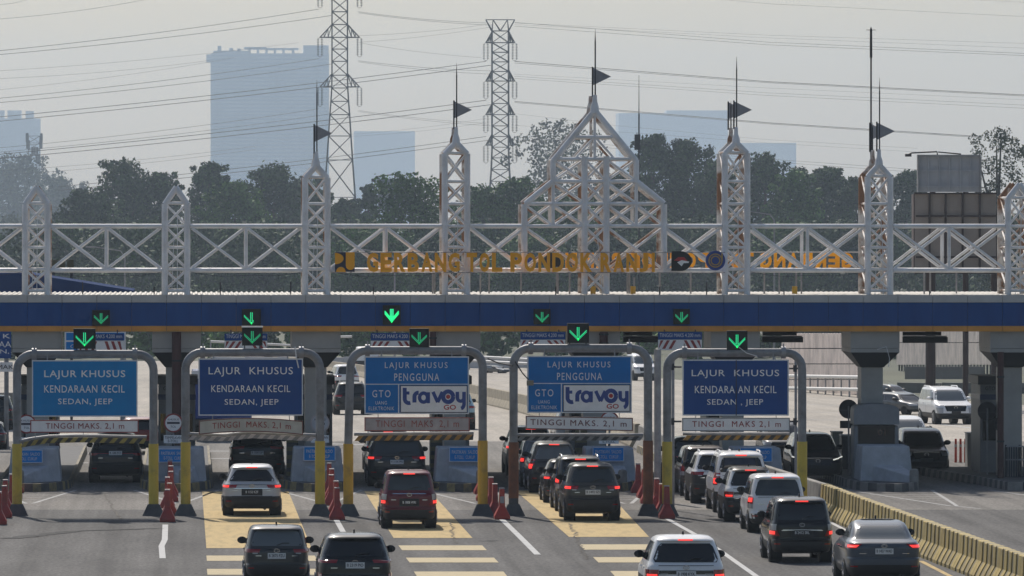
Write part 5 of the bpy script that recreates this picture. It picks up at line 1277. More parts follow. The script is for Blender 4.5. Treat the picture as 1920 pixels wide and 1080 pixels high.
BRN = paint('brown_grey', (.085, .066, .056), .32, .8, .3); SBL = paint('silver_blue', (.20, .225, .25), .3, .8, .4); LBL = paint('pale_blue', (.34, .52, .62), .35); TRD = paint('truck_red', (.20, .03, .025), .4); SEDG = paint('sedan_grey', (.075, .092, .115), .28, .9, .35)
CARG = 'cars queuing at the toll gate'
car_at('blue-black coupe SUV with a slim red light bar, under the leftmost portal', (167, 266, 812, 906), 'suv', NAVYK, 4.6, lamps='full', brake=False, plate='B 1286 SYZ', group=CARG, badge=False, fin=False, plate_z=.60)
car_at('black SUV with spread maker letters, ahead of the silver hatchback', (432, 533, 799, 900), 'suv', BLK, 4.8, lamps='slim', plate='B 1558 UJP', brake=True, group=CARG, plate_z=.5, badge=False, top=1.05)
car_at('silver crossover with a black number plate, on the yellow patch', (418, 527, 872, 968), 'suv', SIL, 4.3, lamps='h', plate='B 1153 KZF', plate_k='k', glass='glass', group=CARG, chrome=.535, plate_z=.47, lowq=.27, fin=True, top=.97, win=(.68, .90), winw=(.90, .74))
car_at('dark grey small MPV with red lamps, bottom left beside a black SUV', (459, 579, 987, 1098), 'mpv', GRY, 4.1, lamps='h', plate='B 2875 PZU', glass='glasspale', group=CARG, brake=False, plate_z=.50)
car_at('black crossover with pale roof reflection, cut by the bottom edge, left of centre', (597, 735, 1006, 1128), 'suv', BLK, 4.4, lamps='slim', plate='B 2319 PIO', group=CARG, brake=False, plate_z=.54, H=1.52, top=1.05, winw=(.92, .80))
car_at('dark grey SUV with lit brake lamps, under the middle portal', (690, 799, 820, 913), 'suv', GRY, 4.6, lamps='h', plate='B 2106 PKJ', group=CARG, rails=M['chrome'], plate_z=.5, top=1.07, glass='glassmid')
car_at('maroon MPV with glowing tail lamps and a dark number plate', (716, 819, 883, 992), 'mpv', MAR, 4.2, lamps='v', plate='B 1808 WRI', plate_k='k', group=CARG, plate_z=.455, chrome=.60, glass='glassmid', top=.98)
car_at('dark blue car mostly hidden ahead of the dark grey SUV', (684, 772, 806, 886), 'mpv', paint('deep_blue', (.012, .02, .06)), 4.3, lamps='vr', small=True, group=CARG)
car_at('black SUV with pale roof rails, farthest in the dark car queue', (950, 1042, 800, 893), 'suv', BLK, 4.7, lamps='h', small=True, rails=M['chrome'], group=CARG)
car_at('silver-blue MPV behind the rust brown portal leg', (977, 1070, 823, 914), 'mpv', SBL, 4.4, lamps='vr', group=CARG, plate='B 1407 TKV', fin=False, glass='glasspale')
car_at('dark grey SUV with tall claw-shaped lamps, in the dark car queue', (993, 1087, 829, 925), 'suv', GRY, 4.6, lamps='claw', group=CARG, plate='B 2205 UBR', glass='glasspale', top=.97)
car_at('small black hatchback with a sunlit window, half hidden in the dark queue', (1021, 1112, 862, 944), 'suv', BLK, 3.9, lamps='h', group=CARG, plate='B 1129 NKZ', rails=False, brake=True)
car_at('black MPV with roof rails, just ahead of the olive grey SUV', (1043, 1135, 856, 960), 'mpv', BLK, 4.4, lamps='vr', group=CARG, rails=M['chrome'], plate='B 2917 SKD')
car_at('olive grey SUV with white number plate, last of the dark car queue', (1060, 1164, 869, 978), 'suv', OLV, 4.4, lamps='h', group=CARG, plate='B 1492 SZI', plate_z=.505, top=1.03, glass='glassmid', win=(.67, .90))
car_at('glossy black SUV, foremost of the right queue beside a yellow post', (1253, 1350, 820, 912), 'suv', BLK, 4.7, lamps='h', group=CARG, small=True)
car_at('brown-grey MPV between a black SUV and white cars', (1278, 1366, 837, 931), 'mpv', BRN, 4.4, lamps='vr', brake=False, group=CARG, plate='B 2290 POT')
car_at('white crossover with roof rails and black lower body, right queue', (1298, 1390, 847, 945), 'suv', WHT, 4.2, lamps='h', group=CARG, rails=WHT, lowq=.36, plate='B 1713 KVR', brake=False)
car_at('tall white MPV with claw lamps and a lit roof brake lamp', (1340, 1441, 848, 962), 'mpv', WHT, 4.5, lamps='claw', group=CARG, rails=WHT, plate='B 2611 TZQ', top=1.02, win=(.67, .91))
car_at('white crossover with a black roof and thin lit lamps', (1361, 1457, 877, 979), 'suv', WHT, 4.0, lamps='bar', group=CARG, roofcol=BLK, plate='B 1347 PYL', lowq=.3, glass='glass', top=1.03)
car_at('white small MPV with tall red corner lamps, near the grey median', (1405, 1513, 890, 1000), 'mpv', WHT, 4.1, lamps='vr', group=CARG, plate='B 2458 SRN', lowq=.16, glass='glassmid', win=(.64, .91), winw=(.84, .78))
car_at('black MPV with chrome strip and lit lamps, beside the striped median', (1446, 1563, 934, 1056), 'mpv', BLK, 4.2, lamps='v', group=CARG, plate='B 2412 SRL', plate_k='k', plate_z=.465, chrome=.50)
car_at('slate grey sedan beside the striped concrete median', (1588, 1729, 979, 1097), 'sedan', SEDG, 4.6, lamps='tri', group=CARG, plate='B 1457 WAD', glass='glasspale', plate_z=.535)
car_at('white crossover with black tail band, cut by the bottom edge', (1213, 1361, 1006, 1148), 'suv', WHT, 4.05, lamps='bar', group=CARG, plate='B 1908 KYX', fin=True, mirrors='plastic', top=1.04, win=(.655, .90), winw=(.88, .84))
# cars facing the camera on the contraflow side
CG2 = 'oncoming cars on the contraflow side'
car_at('dark SUV facing the camera with white running lights, right of the rightmost portal', (1486, 1582, 815, 905), 'suv', NAVYK, 4.7, facing=True, lamps='drl', group=CG2)
car_at('dark MPV facing the camera behind the bare grey crash block', (1694, 1782, 806, 891), 'mpv', BLK, 4.2, facing=True, lamps='h', group=CG2)
car_at('white car with pale windshield behind the dark MPV', (1672, 1749, 783, 858), 'suv', WHT, 4.2, facing=True, lamps='h', group=CG2, glass='glasspale', small=True)
car_at('white MPV facing the camera with black grille, between the right columns', (1757, 1829, 727, 796), 'mpv', WHT, 4.5, facing=True, rz=.12, lamps='square', group=CG2, glass='glasspale', rails=WHT, mirrors='body', lowq=.2)
car_at('dark pickup partly hidden behind the white oncoming MPV', (1708, 1768, 738, 778), 'suv', MID, 4.8, facing=True, rz=.5, lamps='h', group=CG2, small=True)
car_at('dark car behind the contraflow column', (1690, 1722, 722, 757), 'suv', GRY, 4.4, facing=True, rz=.4, lamps='h', group=CG2, small=True)
car_at('black car behind the oncoming dark SUV', (1432, 1512, 792, 868), 'suv', BLK, 4.5, facing=True, lamps='h', group=CG2, small=True)
car_at('white van facing the camera, seen right of the fourth portal sign', (1190, 1234, 664, 714), 'mpv', WHT, 4.6, facing=True, rz=.12, lamps='h', group=CG2, glass='glasspale', small=True, lowq=.15)
car_at('tiny dark car far off beside the fourth portal leg', (942, 958, 686, 700), 'suv', GRY, 4.2, facing=True, rz=.4, lamps='h', group=CG2, small=True)
# cars that have passed the gate
CG3 = 'cars driving away beyond the gate'
car_at('white SUV with slim dark lamps driving away beyond the gate', (628, 676, 684, 737), 'suv', WHT, 4.6, lamps='slim', brake=False, group=CG3, small=True, rz=.10)
car_at('black SUV driving away behind the left leg of the middle portal', (626, 692, 717, 778), 'suv', BLK, 4.7, lamps='h', brake=False, group=CG3, small=True, rails=True)
car_at('pale blue car behind the travoy sign of the middle portal', (816, 892, 733, 806), 'suv', LBL, 4.4, lamps='h', brake=False, group=CG3, small=True)
car_at('white van far off above the middle travoy sign', (664, 712, 650, 693), 'mpv', WHT, 4.6, lamps='vr', brake=False, group=CG3, small=True)
car_at('white and dark car at the left edge of the photo', (-52, 12, 792, 843), 'suv', MID, 4.5, lamps='h', brake=False, group=CG3, small=True)
car_at('dark SUV at the left edge behind the leftmost portal', (-40, 26, 742, 806), 'suv', BLK, 4.7, lamps='h', brake=False, group=CG3, small=True)
car_at('pale car behind the tilted height plate, fourth portal', (1041, 1112, 770, 838), 'suv', SBL, 4.4, lamps='h', brake=False, group=CG3, small=True)

car_at('red hatchback with a pale roof behind the right post of the leftmost portal', (222, 300, 783, 852), 'suv', TRD, 4.2, lamps='h', brake=False, group=CG3, small=True)
d = 300.0; x0, x1 = XA(360, d), XA(472, d); xm = (x0 + x1) / 2; t = thing('truck', 'blue box truck behind the navy sign of the second portal', 'truck', (xm, d, 0))
m = MB(); m.bb(x0 + .1, x1 - .1, d, d + 6.5, .62, .85); m.build('chassis', M['dark'], t)
m = MB(); m.bb(x0, x1, d + .1, d + 4.4, .86, 2.75); b = m.build('box_body', paint('truck_blue', (.02, .06, .26)), t); bv = b.modifiers.new('bevel', 'BEVEL'); bv.width = .04
m = MB(); m.bb(x0 - .02, x0 + .26, d + .06, d + .095, 2.45, 2.76); m.build('corner_plate', WHT, t)
m = MB(); m.bb(x0 + .15, x1 - .15, d + 4.6, d + 6.3, .86, 2.3); m.build('cab', WHT, t)
for xw in (x0 + .22, x0 + .62, x1 - .22, x1 - .62):
    m = MB(); m.tube((xw - .13, d + .9, .4), (xw + .13, d + .9, .4), .4, 20); m.build('wheel', M['tyre'], t, 40)
# ================================================================== BACKGROUND
def leaf_mesh(blobs, count, size, flat=.6):
    """leaf clumps: many small quads on and inside a set of lobes"""
    b = np.array(blobs); wgt = b[:, 3] ** 2; idx = RNG.choice(len(b), count, p=wgt / wgt.sum())
    dirs = RNG.normal(size=(count, 3)); dirs /= np.linalg.norm(dirs, axis=1, keepdims=True)
    rad = b[idx, 3] * (1 - .55 * RNG.random(count) ** 2.2) * (1 + .10 * RNG.normal(size=count))
    c = b[idx, :3] + dirs * rad[:, None] * np.array([1, 1, .85])
    nrm = dirs + .9 * RNG.normal(size=(count, 3)); nrm /= np.linalg.norm(nrm, axis=1, keepdims=True)
    up = RNG.normal(size=(count, 3)); a = np.cross(nrm, up); a /= np.linalg.norm(a, axis=1, keepdims=True); e = np.cross(nrm, a)
    s_ = size * (.55 + .9 * RNG.random(count))[:, None]; f_ = flat * (.7 + .6 * RNG.random(count))[:, None]
    v = np.stack([c - a * s_, c + e * s_ * f_ , c + a * s_, c - e * s_ * f_], 1).reshape(-1, 3)
    return v
def leaf_obj(v, name, mt, parent):
    n = len(v) // 4; me = bpy.data.meshes.new(name); me.vertices.add(4 * n); me.vertices.foreach_set('co', v.astype(np.float32).ravel())
    me.loops.add(4 * n); me.loops.foreach_set('vertex_index', np.arange(4 * n, dtype=np.int32)); me.polygons.add(n); me.polygons.foreach_set('loop_start', np.arange(0, 4 * n, 4, dtype=np.int32))
    me.update(calc_edges=True); me.validate(); me.materials.append(mt); o = bpy.data.objects.new(name, me); COL.objects.link(o); o.parent = parent; return o
TG = 'trees behind the toll gate'
def tree(px, ptop, pwid, d, label, mt='leaf', group=TG, dens=1.0, open_=0.0, pbot=None, lsize=None, spread=1.0, shape='round'):
    """px centre, ptop crown top, pwid crown width in photo pixels at distance d"""
    s_ = S(d); x = XA(px, d); zb = GZ(d); zt = ZA(ptop, d); w_ = pwid / s_ / 2; h = zt - zb; ch = ((pbot - ptop) / s_) if pbot else h * .9
    t = thing('tree', label, 'tree', (x, d, zb), group); ORG.pop(t.name)
    nb = int(34 * dens) + 6; blobs = []; zc = h - ch / 2
    for i in range(nb):
        u = 1 - 2 * (i + .5) / nb; env = w_ * math.sqrt(max(0, 1 - u * u)) ** (1.0 if shape == 'round' else .6)
        if shape == 'spread': env *= .55 + .45 * (u + 1) / 2
        an = i * 2.39996 + random.random(); r = w_ * (.24 + .16 * random.random()) * (1 - open_ * .35)
        rr = max(0, env - r * .75) * (.35 + .65 * random.random() ** .5) * spread; z = zc + u * (ch / 2 - r * .8)
        blobs.append((rr * math.cos(an), rr * .7 * math.sin(an), z, r))
    for i in range(int(16 * dens)):                    # small clumps breaking the outline
        an = random.uniform(-.2, math.pi + .2); r = w_ * (.09 + .10 * random.random()); k_ = .86 + .2 * random.random()
        blobs.append((w_ * k_ * math.cos(an), w_ * .5 * random.uniform(-1, 1), min(h - r, zc + ch / 2 * k_ * math.sin(an)), r))
    nl = int((13000 if d < 1900 else 7000) * dens * (1 - open_ * .6))
    lsz = lsize or max(.22, 3.4 / s_)
    leaf_obj(leaf_mesh(blobs, nl, lsz), 'crown', M[mt], t)
    m = MB(); tr = max(.16, h * .022); top = h - ch * .55
    m.path([(0, 0, 0), (.1, 0, top * .4), (-.05, .1, top * .75), (0, 0, top)], [tr * 1.3, tr, tr * .8, tr * .5], 8)
    for bq in blobs[:nb:3]: m.path([(0, 0, max(top * .55, min(top, bq[2] - bq[3]))), (bq[0] * .5, bq[1] * .5, (top + bq[2]) / 2), (bq[0], bq[1], bq[2])], [tr * .45, tr * .3, tr * .12], 5)
    m.build('trunk', M['bark'], t, 50)
    return t
T = [ # px, top, width, d, label, material
 (165, 352, 120, 620, 'dark tree with a jagged crown between the two leftmost towers', 'leaf', {}),
 (235, 298, 130, 640, 'tall dark tree with separate leaf clumps, left of the second tower', 'leaf', {}),
 (300, 322, 90, 640, 'dark tree just left of the second lattice tower', 'leaf', {}),
 (392, 302, 85, 650, 'dark tree with two upright clumps, right of the second tower', 'leaf', {}),
 (440, 338, 120, 600, 'mid green tree below the hazy tower block', 'leafmid', {}),
 (515, 304, 125, 650, 'dark tree left of the first pennant tower', 'leaf', {}),
 (575, 330, 90, 660, 'dark tree behind the first pennant tower', 'leaf', {}),
 (645, 372, 70, 640, 'dark tree at the foot of the big pylon', 'leaf', {}),
 (690, 345, 50, 660, 'small ragged tree with open clumps left of the small billboard', 'leaf', dict(open_=.3)),
 (770, 322, 150, 520, 'broad rounded green tree in front of the small billboard', 'leafmid', {}),
 (700, 425, 150, 500, 'low bright green tree below the small billboard', 'leafmid', {}),
 (905, 345, 110, 560, 'rounded green tree right of the second pennant tower', 'leafmid', {}),
 (970, 330, 120, 560, 'broad green tree left of the stepped gable', 'leafmid', {}),
 (1045, 222, 190, 900, 'tall airy hazy tree behind the stepped gable', 'leafgrey', dict(open_=.45, shape='spread')),
 (1065, 365, 130, 540, 'green tree behind the stepped gable', 'leafmid', {}),
 (1165, 320, 110, 560, 'dark green tree at the right side of the gable', 'leaf', {}),
 (1225, 250, 110, 600, 'tall dark tree behind the thin mast', 'leaf', {}),
 (1290, 258, 110, 600, 'tall dark tree left of the right pennant tower', 'leaf', {}),
 (1345, 300, 90, 590, 'dark tree close left of the right pennant tower', 'leaf', {}),
 (1435, 283, 120, 600, 'tall dark tree right of the right pennant tower', 'leaf', {}),
 (1490, 318, 90, 580, 'mid green tree below the power lines at right', 'leafmid', {}),
 (1555, 312, 110, 600, 'dark tree left of the rusty mast tower', 'leaf', {}),
 (1610, 330, 80, 590, 'dark tree just behind the rusty mast tower', 'leaf', {}),
 (1700, 318, 80, 600, 'dark tree left of the grey billboard', 'leaf', {}),
 (1870, 232, 150, 420, 'sparse tree with bare twigs beside the grey billboard', 'leafgrey', dict(open_=.75, shape='spread', lsize=.16)),
 (1770, 420, 130, 560, 'green tree behind the brown billboard', 'leafmid', {}),
 (1895, 400, 120, 560, 'green tree at the right edge behind the brown billboard', 'leafmid', {}),
 (30, 285, 130, 1500, 'pale hazy tree at the left edge', 'leafgrey', {}),
 (115, 330, 90, 1400, 'small pale hazy tree beside the cell tower', 'leafgrey', {}),
 (40, 400, 190, 1000, 'broad hazy tree low at the left edge', 'leafgrey', {}),
 (140, 420, 100, 560, 'mid green tree behind the leftmost tower', 'leafmid', {}),
 (260, 420, 150, 560, 'green tree behind the truss, left of the second tower', 'leaf', {}),
 (480, 430, 180, 520, 'green bushy tree behind the truss, left of the first pennant tower', 'leaf', {}),
 (600, 420, 150, 540, 'dark tree low behind the first pennant tower', 'leaf', {}),
 (1240, 400, 150, 520, 'green tree low behind the right truss', 'leaf', {}),
 (1360, 400, 150, 530, 'dark tree low behind the right pennant tower', 'leaf', {}),
 (1480, 410, 130, 520, 'mid green tree behind the reversed letters', 'leafmid', {}),
 (1590, 410, 120, 520, 'dark tree low behind the rusty mast tower', 'leaf', {}),
 (370, 420, 140, 540, 'dark tree low behind the second tower', 'leaf', {}),
 (840, 420, 150, 520, 'dark green tree low behind the second pennant tower', 'leaf', {}),
 (1150, 430, 140, 500, 'dark green tree low behind the gable', 'leaf', {}),
 (1000, 440, 150, 500, 'green bushy tree low behind the word PONDOK', 'leafmid', {}),
]
for px, pt, pw, d, lab, mt, kw in T:
    d = d * (2.3 if d > 850 else 2.1)
    tree(px, pt, pw * (1.28 if d > 1000 and not kw else 1.05), d, lab, mt, **kw)
# a hedge-like belt of growth below the trees, one mass
def belt(d0, n, top, label, mt, cnt, size, x0=-80, x1=2000):
    vs = []
    for i in range(n):
        px = x0 + (x1 - x0) * i / n; d = d0 + 30 * math.sin(i * 1.7); zt_ = ZA(top + 14 * math.sin(i * .9) + 16 * random.random(), d); zb_ = GZ(d); r = (zt_ - zb_) / 5
        for k in range(4): vs.append((XA(px, d) + random.uniform(-1, 1), d + random.uniform(-2, 2), zb_ + r + (zt_ - zb_ - 2 * r) * k / 3, r * random.uniform(.9, 1.35)))
    o = leaf_obj(leaf_mesh(vs, cnt, size), 'undergrowth', M[mt], None); o['kind'] = 'stuff'; o['label'] = label; o['category'] = 'undergrowth'
belt(1090, 70, 415, 'dark wooded belt below the tree crowns', 'leaf', 60000, .36)
belt(800, 60, 560, 'dark hedge seen between the columns under the canopy', 'leafmid', 40000, .34)
# ------------------------------------------------------------------ pylons
def strut(m, a, b, r): m.tube(a, b, r, 4)
def lattice_shaft(m, x, d, levels, r):                 # levels: (z, half width) from bottom to top
    for (z0, h0), (z1, h1) in zip(levels[:-1], levels[1:]):
        c0 = [(x + i * h0, d + j * h0, z0) for i, j in ((-1, -1), (1, -1), (1, 1), (-1, 1))]; c1 = [(x + i * h1, d + j * h1, z1) for i, j in ((-1, -1), (1, -1), (1, 1), (-1, 1))]
        for k in range(4):
            n = (k + 1) % 4; strut(m, c0[k], c1[k], r * 1.25); strut(m, c0[k], c1[n], r * .75); strut(m, c0[n], c1[k], r * .75); strut(m, c1[k], c1[n], r * .75)
def pylon(px, d, shaft, arms, label, ins_h, tops=None):
    s_ = S(d); x = XA(px, d); t = thing('pylon', label, 'pylon', (x, d, GZ(d)), 'transmission pylons'); r = .135
    lv = [(ZA(py, d) if py < 900 else GZ(d), hw / s_) for py, hw in shaft]; m = MB(); lattice_shaft(m, x, d, lv, r); m.build('shaft', M['pylon'], t)
    for py, hw, bw, up in arms:
        z = ZA(py, d); zu = ZA(py - up, d)
        for sg in (-1, 1):
            m = MB(); tip = (x + sg * hw / s_, d, z); b_ = bw / s_
            for j in (-1, 1):
                strut(m, (x + sg * b_, d + j * b_, z), tip, r * 1.3); strut(m, (x + sg * b_, d + j * b_, zu), tip, r)
                for f in (.33, .66):
                    pa = Vector((x + sg * b_, d + j * b_, z)).lerp(Vector(tip), f); pb = Vector((x + sg * b_, d + j * b_, zu)).lerp(Vector(tip), f); strut(m, pa, pb, r * .7)
                    pc = Vector((x + sg * b_, d + j * b_, zu)).lerp(Vector(tip), f - .33); strut(m, pa, pc, r * .7)
            m.build('cross_arm', M['pylon'], t)
            if ins_h:
                m = MB(); zl = z - ins_h / s_
                for dx in (-3.6, 3.6):
                    xx = tip[0] + dx / s_; m.path([(tip[0], d, z), (xx, d, z - .24), (xx, d, zl + .24), (tip[0], d, zl)], .06, 5)
                    for q in range(10): zz = z - .5 - (ins_h / s_ - 1.0) * q / 9; m.tube((xx, d, zz), (xx, d, zz + .1), .32, 6)
                m.build('insulator', M['insul'], t)
    if tops:
        m = MB(); py0, py1, hw0, hw1 = tops
        for sg in (-1, 1):
            for j in (-1, 1):
                strut(m, (x + sg * hw0 / s_, d + j * hw0 / s_, ZA(py0, d)), (x + sg * hw1 / s_, d, ZA(py1, d)), r)
                strut(m, (x, d + j * hw0 / s_, ZA(py0, d)), (x + sg * hw1 * .5 / s_, d, ZA(py1, d)), r * .8); strut(m, (x + sg * hw1 * .5 / s_, d, ZA(py1, d)), (x + sg * hw0 / s_, d + j * hw0 / s_, ZA(py0, d)), r * .8)
        strut(m, (x - hw1 / s_, d, ZA(py1, d)), (x + hw1 / s_, d, ZA(py1, d)), r); m.build('peak', M['pylon'], t)
    return t
D1, D2 = 1750.0, 1800.0
pylon(637, D1, [(999, 46), (430, 38), (370, 29), (300, 24), (255, 21), (215, 18.5), (190, 16.5), (165, 15), (141, 14.5), (115, 14.5), (92, 14.5), (70, 14.5), (46, 14.5), (22, 14.5), (-2, 14.5), (-25, 14.5), (-60, 14), (-95, 10), (-120, 3)],
      [(163, 37, 15, 24), (70, 37, 14.5, 24), (-22, 37, 14.5, 24)], 'taller grey lattice pylon running out of the top of the photo', 37)
pylon(938, D2, [(999, 34), (400, 23), (340, 18.5), (318, 17), (296, 16), (276, 15.5), (256, 15.5), (236, 15.5), (215, 15.5), (194, 15.5), (173, 15.5), (152, 15.5), (134, 15.5), (116, 15.5), (98, 15.5), (80, 15.5), (58, 15.5)],
      [(272, 27, 15.5, 20), (215, 27, 15.5, 20), (152, 27, 15.5, 20), (80, 27, 15.5, 20)], 'shorter grey lattice pylon with a flat flared top', 34, tops=(58, 37, 15.5, 27))
# ------------------------------------------------------------------ power lines
WG = 'power lines strung between the pylons'
def wire(pts, thick, label, d0=D1, d1=D1, sag=0):
    P_ = [P(px, py, d0 + (d1 - d0) * i / (len(pts) - 1)) for i, (px, py) in enumerate(pts)]; out = []
    for a, b in zip(P_[:-1], P_[1:]):
        for i in range(10):
            f = i / 10; p = a.lerp(b, f); p.z -= sag * 4 * f * (1 - f); out.append(p)
    out.append(P_[-1]); m = MB(); m.path(out, thick * 1.9, 5); o = m.build('power_line', M['wire']); tag(o, label, 'power line', WG)
LW = [((-20, 7), (60, -4), .018), ((-20, 37), (290, -4), .02), ((-20, 97), (598, 17), .03), ((-20, 104), (622, 29), .03), ((-20, 134), (560, 80), .014), ((-20, 148), (395, 113), .014), ((-20, 170), (440, 108), .014),
      ((-20, 186), (598, 110), .028), ((-20, 194), (622, 120), .028), ((-20, 221), (911, 115), .036), ((-20, 229), (922, 122), .036), ((-20, 279), (598, 204), .022), ((-20, 287), (622, 213), .022),
      ((-20, 291), (911, 188), .038), ((-20, 299), (922, 196), .038), ((-20, 321), (480, 274), .016), ((-20, 330), (480, 280), .016), ((110, 350), (911, 256), .032), ((110, 357), (922, 262), .032)]
for i, (a, b, r) in enumerate(LW): wire([a, b], r, 'power line on the left falling away to the left, %s from the top' % ordn(i), 1650, D1, .6)
MW = [((672, 22), (911, 43), .022), ((672, 24), (922, 47), .022), ((672, 67), (911, 46), .014), ((676, 79), (924, 50), .014), ((672, 80), (902, 108), .014), ((672, 114), (922, 133), .02), ((672, 116), (922, 139), .018), ((672, 207), (911, 231), .016), ((672, 209), (922, 236), .016), ((655, 252), (911, 222), .012), ((655, 256), (911, 230), .012)]
for i, (a, b, r) in enumerate(MW): wire([a, b], r, 'power line between the two pylons, %s from the top' % ordn(i), D1, D2, .4)
RW = [([(1340, -2), (1440, 7), (1940, 32)], .016), ([(1780, -2), (1940, 5)], .014), ([(965, 43), (1440, 66), (1940, 82)], .013), ([(965, 46), (1440, 71), (1940, 91)], .013), ([(965, 42), (1440, 79), (1940, 101)], .024), ([(965, 49), (1440, 84), (1940, 105)], .024),
      ([(965, 115), (1440, 153), (1940, 179)], .042), ([(965, 118), (1440, 155), (1940, 181)], .03), ([(965, 139), (1440, 165), (1940, 188)], .012), ([(965, 143), (1440, 174), (1940, 198)], .018), ([(965, 147), (1440, 179), (1940, 204)], .018),
      ([(965, 190), (1440, 230), (1840, 256)], .042), ([(965, 192), (1440, 232), (1840, 258)], .03), ([(965, 213), (1150, 235), (1440, 262), (1720, 278)], .012), ([(965, 235), (1200, 250), (1440, 268), (1720, 285)], .012), ([(965, 256), (1440, 298), (1720, 318)], .02), ([(965, 262), (1440, 303), (1720, 323)], .018)]
for i, (p_, r) in enumerate(RW): wire(p_, r, 'power line on the right falling away to the right, %s from the top' % ordn(i), D2, 1700)
# ------------------------------------------------------------------ far buildings
def block(name, px0, px1, pt, d, label, roofbits=(), group='hazy distant tower blocks', lip=None):
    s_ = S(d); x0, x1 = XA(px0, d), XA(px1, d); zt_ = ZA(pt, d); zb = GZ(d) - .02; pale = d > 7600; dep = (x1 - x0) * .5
    t = thing(name, label, 'building', ((x0 + x1) / 2, d, zb), group); m = MB(); m.bb(x0, x1, d, d + dep, zb, zt_); m.build('wall', M['towerhazed' if pale else 'tower'], t)
    n = int((x1 - x0) / 3.2); k = int((zt_ - zb) / 3.6); m = MB()
    for i in range(k):
        z = zb + 1.2 + i * 3.6; m.bb(x0 + .5, x1 - .5, d - .05, d - .01, z, z + 1.7)
    w_ = m.build('window_band', M['towerhazedwin' if pale else 'towerwin'], t)
    m = MB()
    for a, b, y0, y1 in roofbits: m.bb(XA(a, d), XA(b, d), d + .1, d + dep * .6, ZA(y1, d) - .05, ZA(y0, d))
    if roofbits: m.build('roof_structure', M['towerhazed' if pale else 'tower'], t)
    return t
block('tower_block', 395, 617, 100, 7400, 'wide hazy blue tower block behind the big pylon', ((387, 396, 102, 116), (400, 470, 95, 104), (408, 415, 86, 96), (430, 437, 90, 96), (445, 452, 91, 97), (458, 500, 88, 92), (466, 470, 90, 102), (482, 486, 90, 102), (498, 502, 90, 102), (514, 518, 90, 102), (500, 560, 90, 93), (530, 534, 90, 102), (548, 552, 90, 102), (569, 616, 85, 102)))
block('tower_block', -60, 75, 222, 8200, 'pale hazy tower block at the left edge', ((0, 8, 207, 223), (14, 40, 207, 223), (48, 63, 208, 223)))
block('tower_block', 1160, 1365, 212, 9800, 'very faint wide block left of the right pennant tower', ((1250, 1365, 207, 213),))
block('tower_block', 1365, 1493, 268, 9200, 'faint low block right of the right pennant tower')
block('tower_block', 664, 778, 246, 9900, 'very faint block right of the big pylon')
# cell tower at the left
d = 3500.0; t = thing('cell_tower', 'hazy cell tower with a cluster of antennas at the left edge', 'cell tower', (XA(64, d), d, GZ(d))); m = MB()
lattice_shaft(m, XA(64, d), d, [(GZ(d), 4.4)] + [(ZA(py, d), 2.6) for py in (400, 380, 360, 340, 325, 310, 295, 280, 268, 255)], .14); m.build('shaft', M['pylon'], t)
for i in range(14):
    an = i * 2.4; z = ZA(258 + (i % 4) * 13, d); xx = XA(64, d) + 3.4 * math.cos(an); m = MB(); m.bb(xx - .5, xx + .5, d + 3.4 * math.sin(an) - .2, d + 3.4 * math.sin(an) + .2, z - 2, z + 2); m.build('antenna', M['pylon'], t)
# thin mast behind the gable
d = 700.0; x = XA(1198, d); t = thing('mast', 'thin dark mast with equipment boxes right of the stepped gable', 'mast', (x, d, GZ(d))); m = MB(); m.path([(x, d, GZ(d)), (x, d, ZA(215, d)), (x, d, ZA(212, d)), (x, d, ZA(141, d))], [.08, .07, .045, .02], 7); m.build('shaft', M['dark'], t)
m = MB(); m.bb(x - .4, x + .12, d - .15, d + .15, ZA(281, d), ZA(252, d)); m.tube((x - .18, d, ZA(255, d)), (x - .18, d, ZA(248, d)), .03, 5); m.build('equipment_box', M['dark'], t)
# ------------------------------------------------------------------ billboards
d = 400.0; q = lambda px: XA(px, d); z = lambda py: ZA(py, d)
t = thing('billboard', 'grey metal back of a billboard with lamp arms, above the brown one', 'billboard', (q(1779), d, GZ(d)))
m = MB(); m.bb(q(1722), q(1838), d + .1, d + .22, z(360), z(294)); m.build('panel', M['boardgrey'], t)
m = MB()
for px in (1741, 1761, 1781, 1801, 1820): m.bb(q(px) - .03, q(px) + .03, d + .02, d + .098, z(359), z(295))
for py in (320, 350): m.bb(q(1724), q(1837), d - .03, d + .018, z(py) - .03, z(py) + .03)
m.build('rib', M['boardgrey'], t)
m = MB(); m.bb(q(1720), q(1839), d - .1, d + .3, z(294), z(290)); m.bb(q(1720), q(1723.5), d - .1, d + .3, z(360), z(294.2)); m.bb(q(1837), q(1840), d - .1, d + .3, z(360), z(294.2)); m.build('frame', M['steel'], t)
m = MB(); m.path([(q(1700), d - 1, z(290)), (q(1706), d - 1, z(287)), (q(1756), d - .2, z(284.5)), (q(1758), d, z(291))], .04, 6); m.path([(q(1758), d - .2, z(285)), (q(1801), d - .3, z(289))], .035, 6); m.each('lamp_arm', M['dark'], t)
m = MB(); m.bb(q(1694), q(1705), d - 1.2, d - .8, z(294), z(289)); m.build('lamp_head', M['dark'], t)
m = MB()
for px in (1750, 1812): m.tube((q(px), d + .4, GZ(d)), (q(px), d + .4, z(300)), .16, 8)
m.each('post', M['rust'], t)
for py in (300, 325, 352): m = MB(); m.tube((q(1839), d + .2, z(py)), (q(1856), d + 1.2, z(py)), .03, 5); m.build('catwalk_rail', M['dark'], t)
d = 390.0
t = thing('billboard', 'large brown billboard back with dark frame grid at the right', 'billboard', (q(1792), d, GZ(d)))
m = MB(); m.bb(q(1716), q(1868), d + .1, d + .22, z(505), z(362)); m.build('panel', M['boardbrown'], t)
m = MB()
for px in (1743, 1773, 1805, 1837): m.bb(q(px) - .045, q(px) + .045, d - .06, d + .098, z(504), z(364))
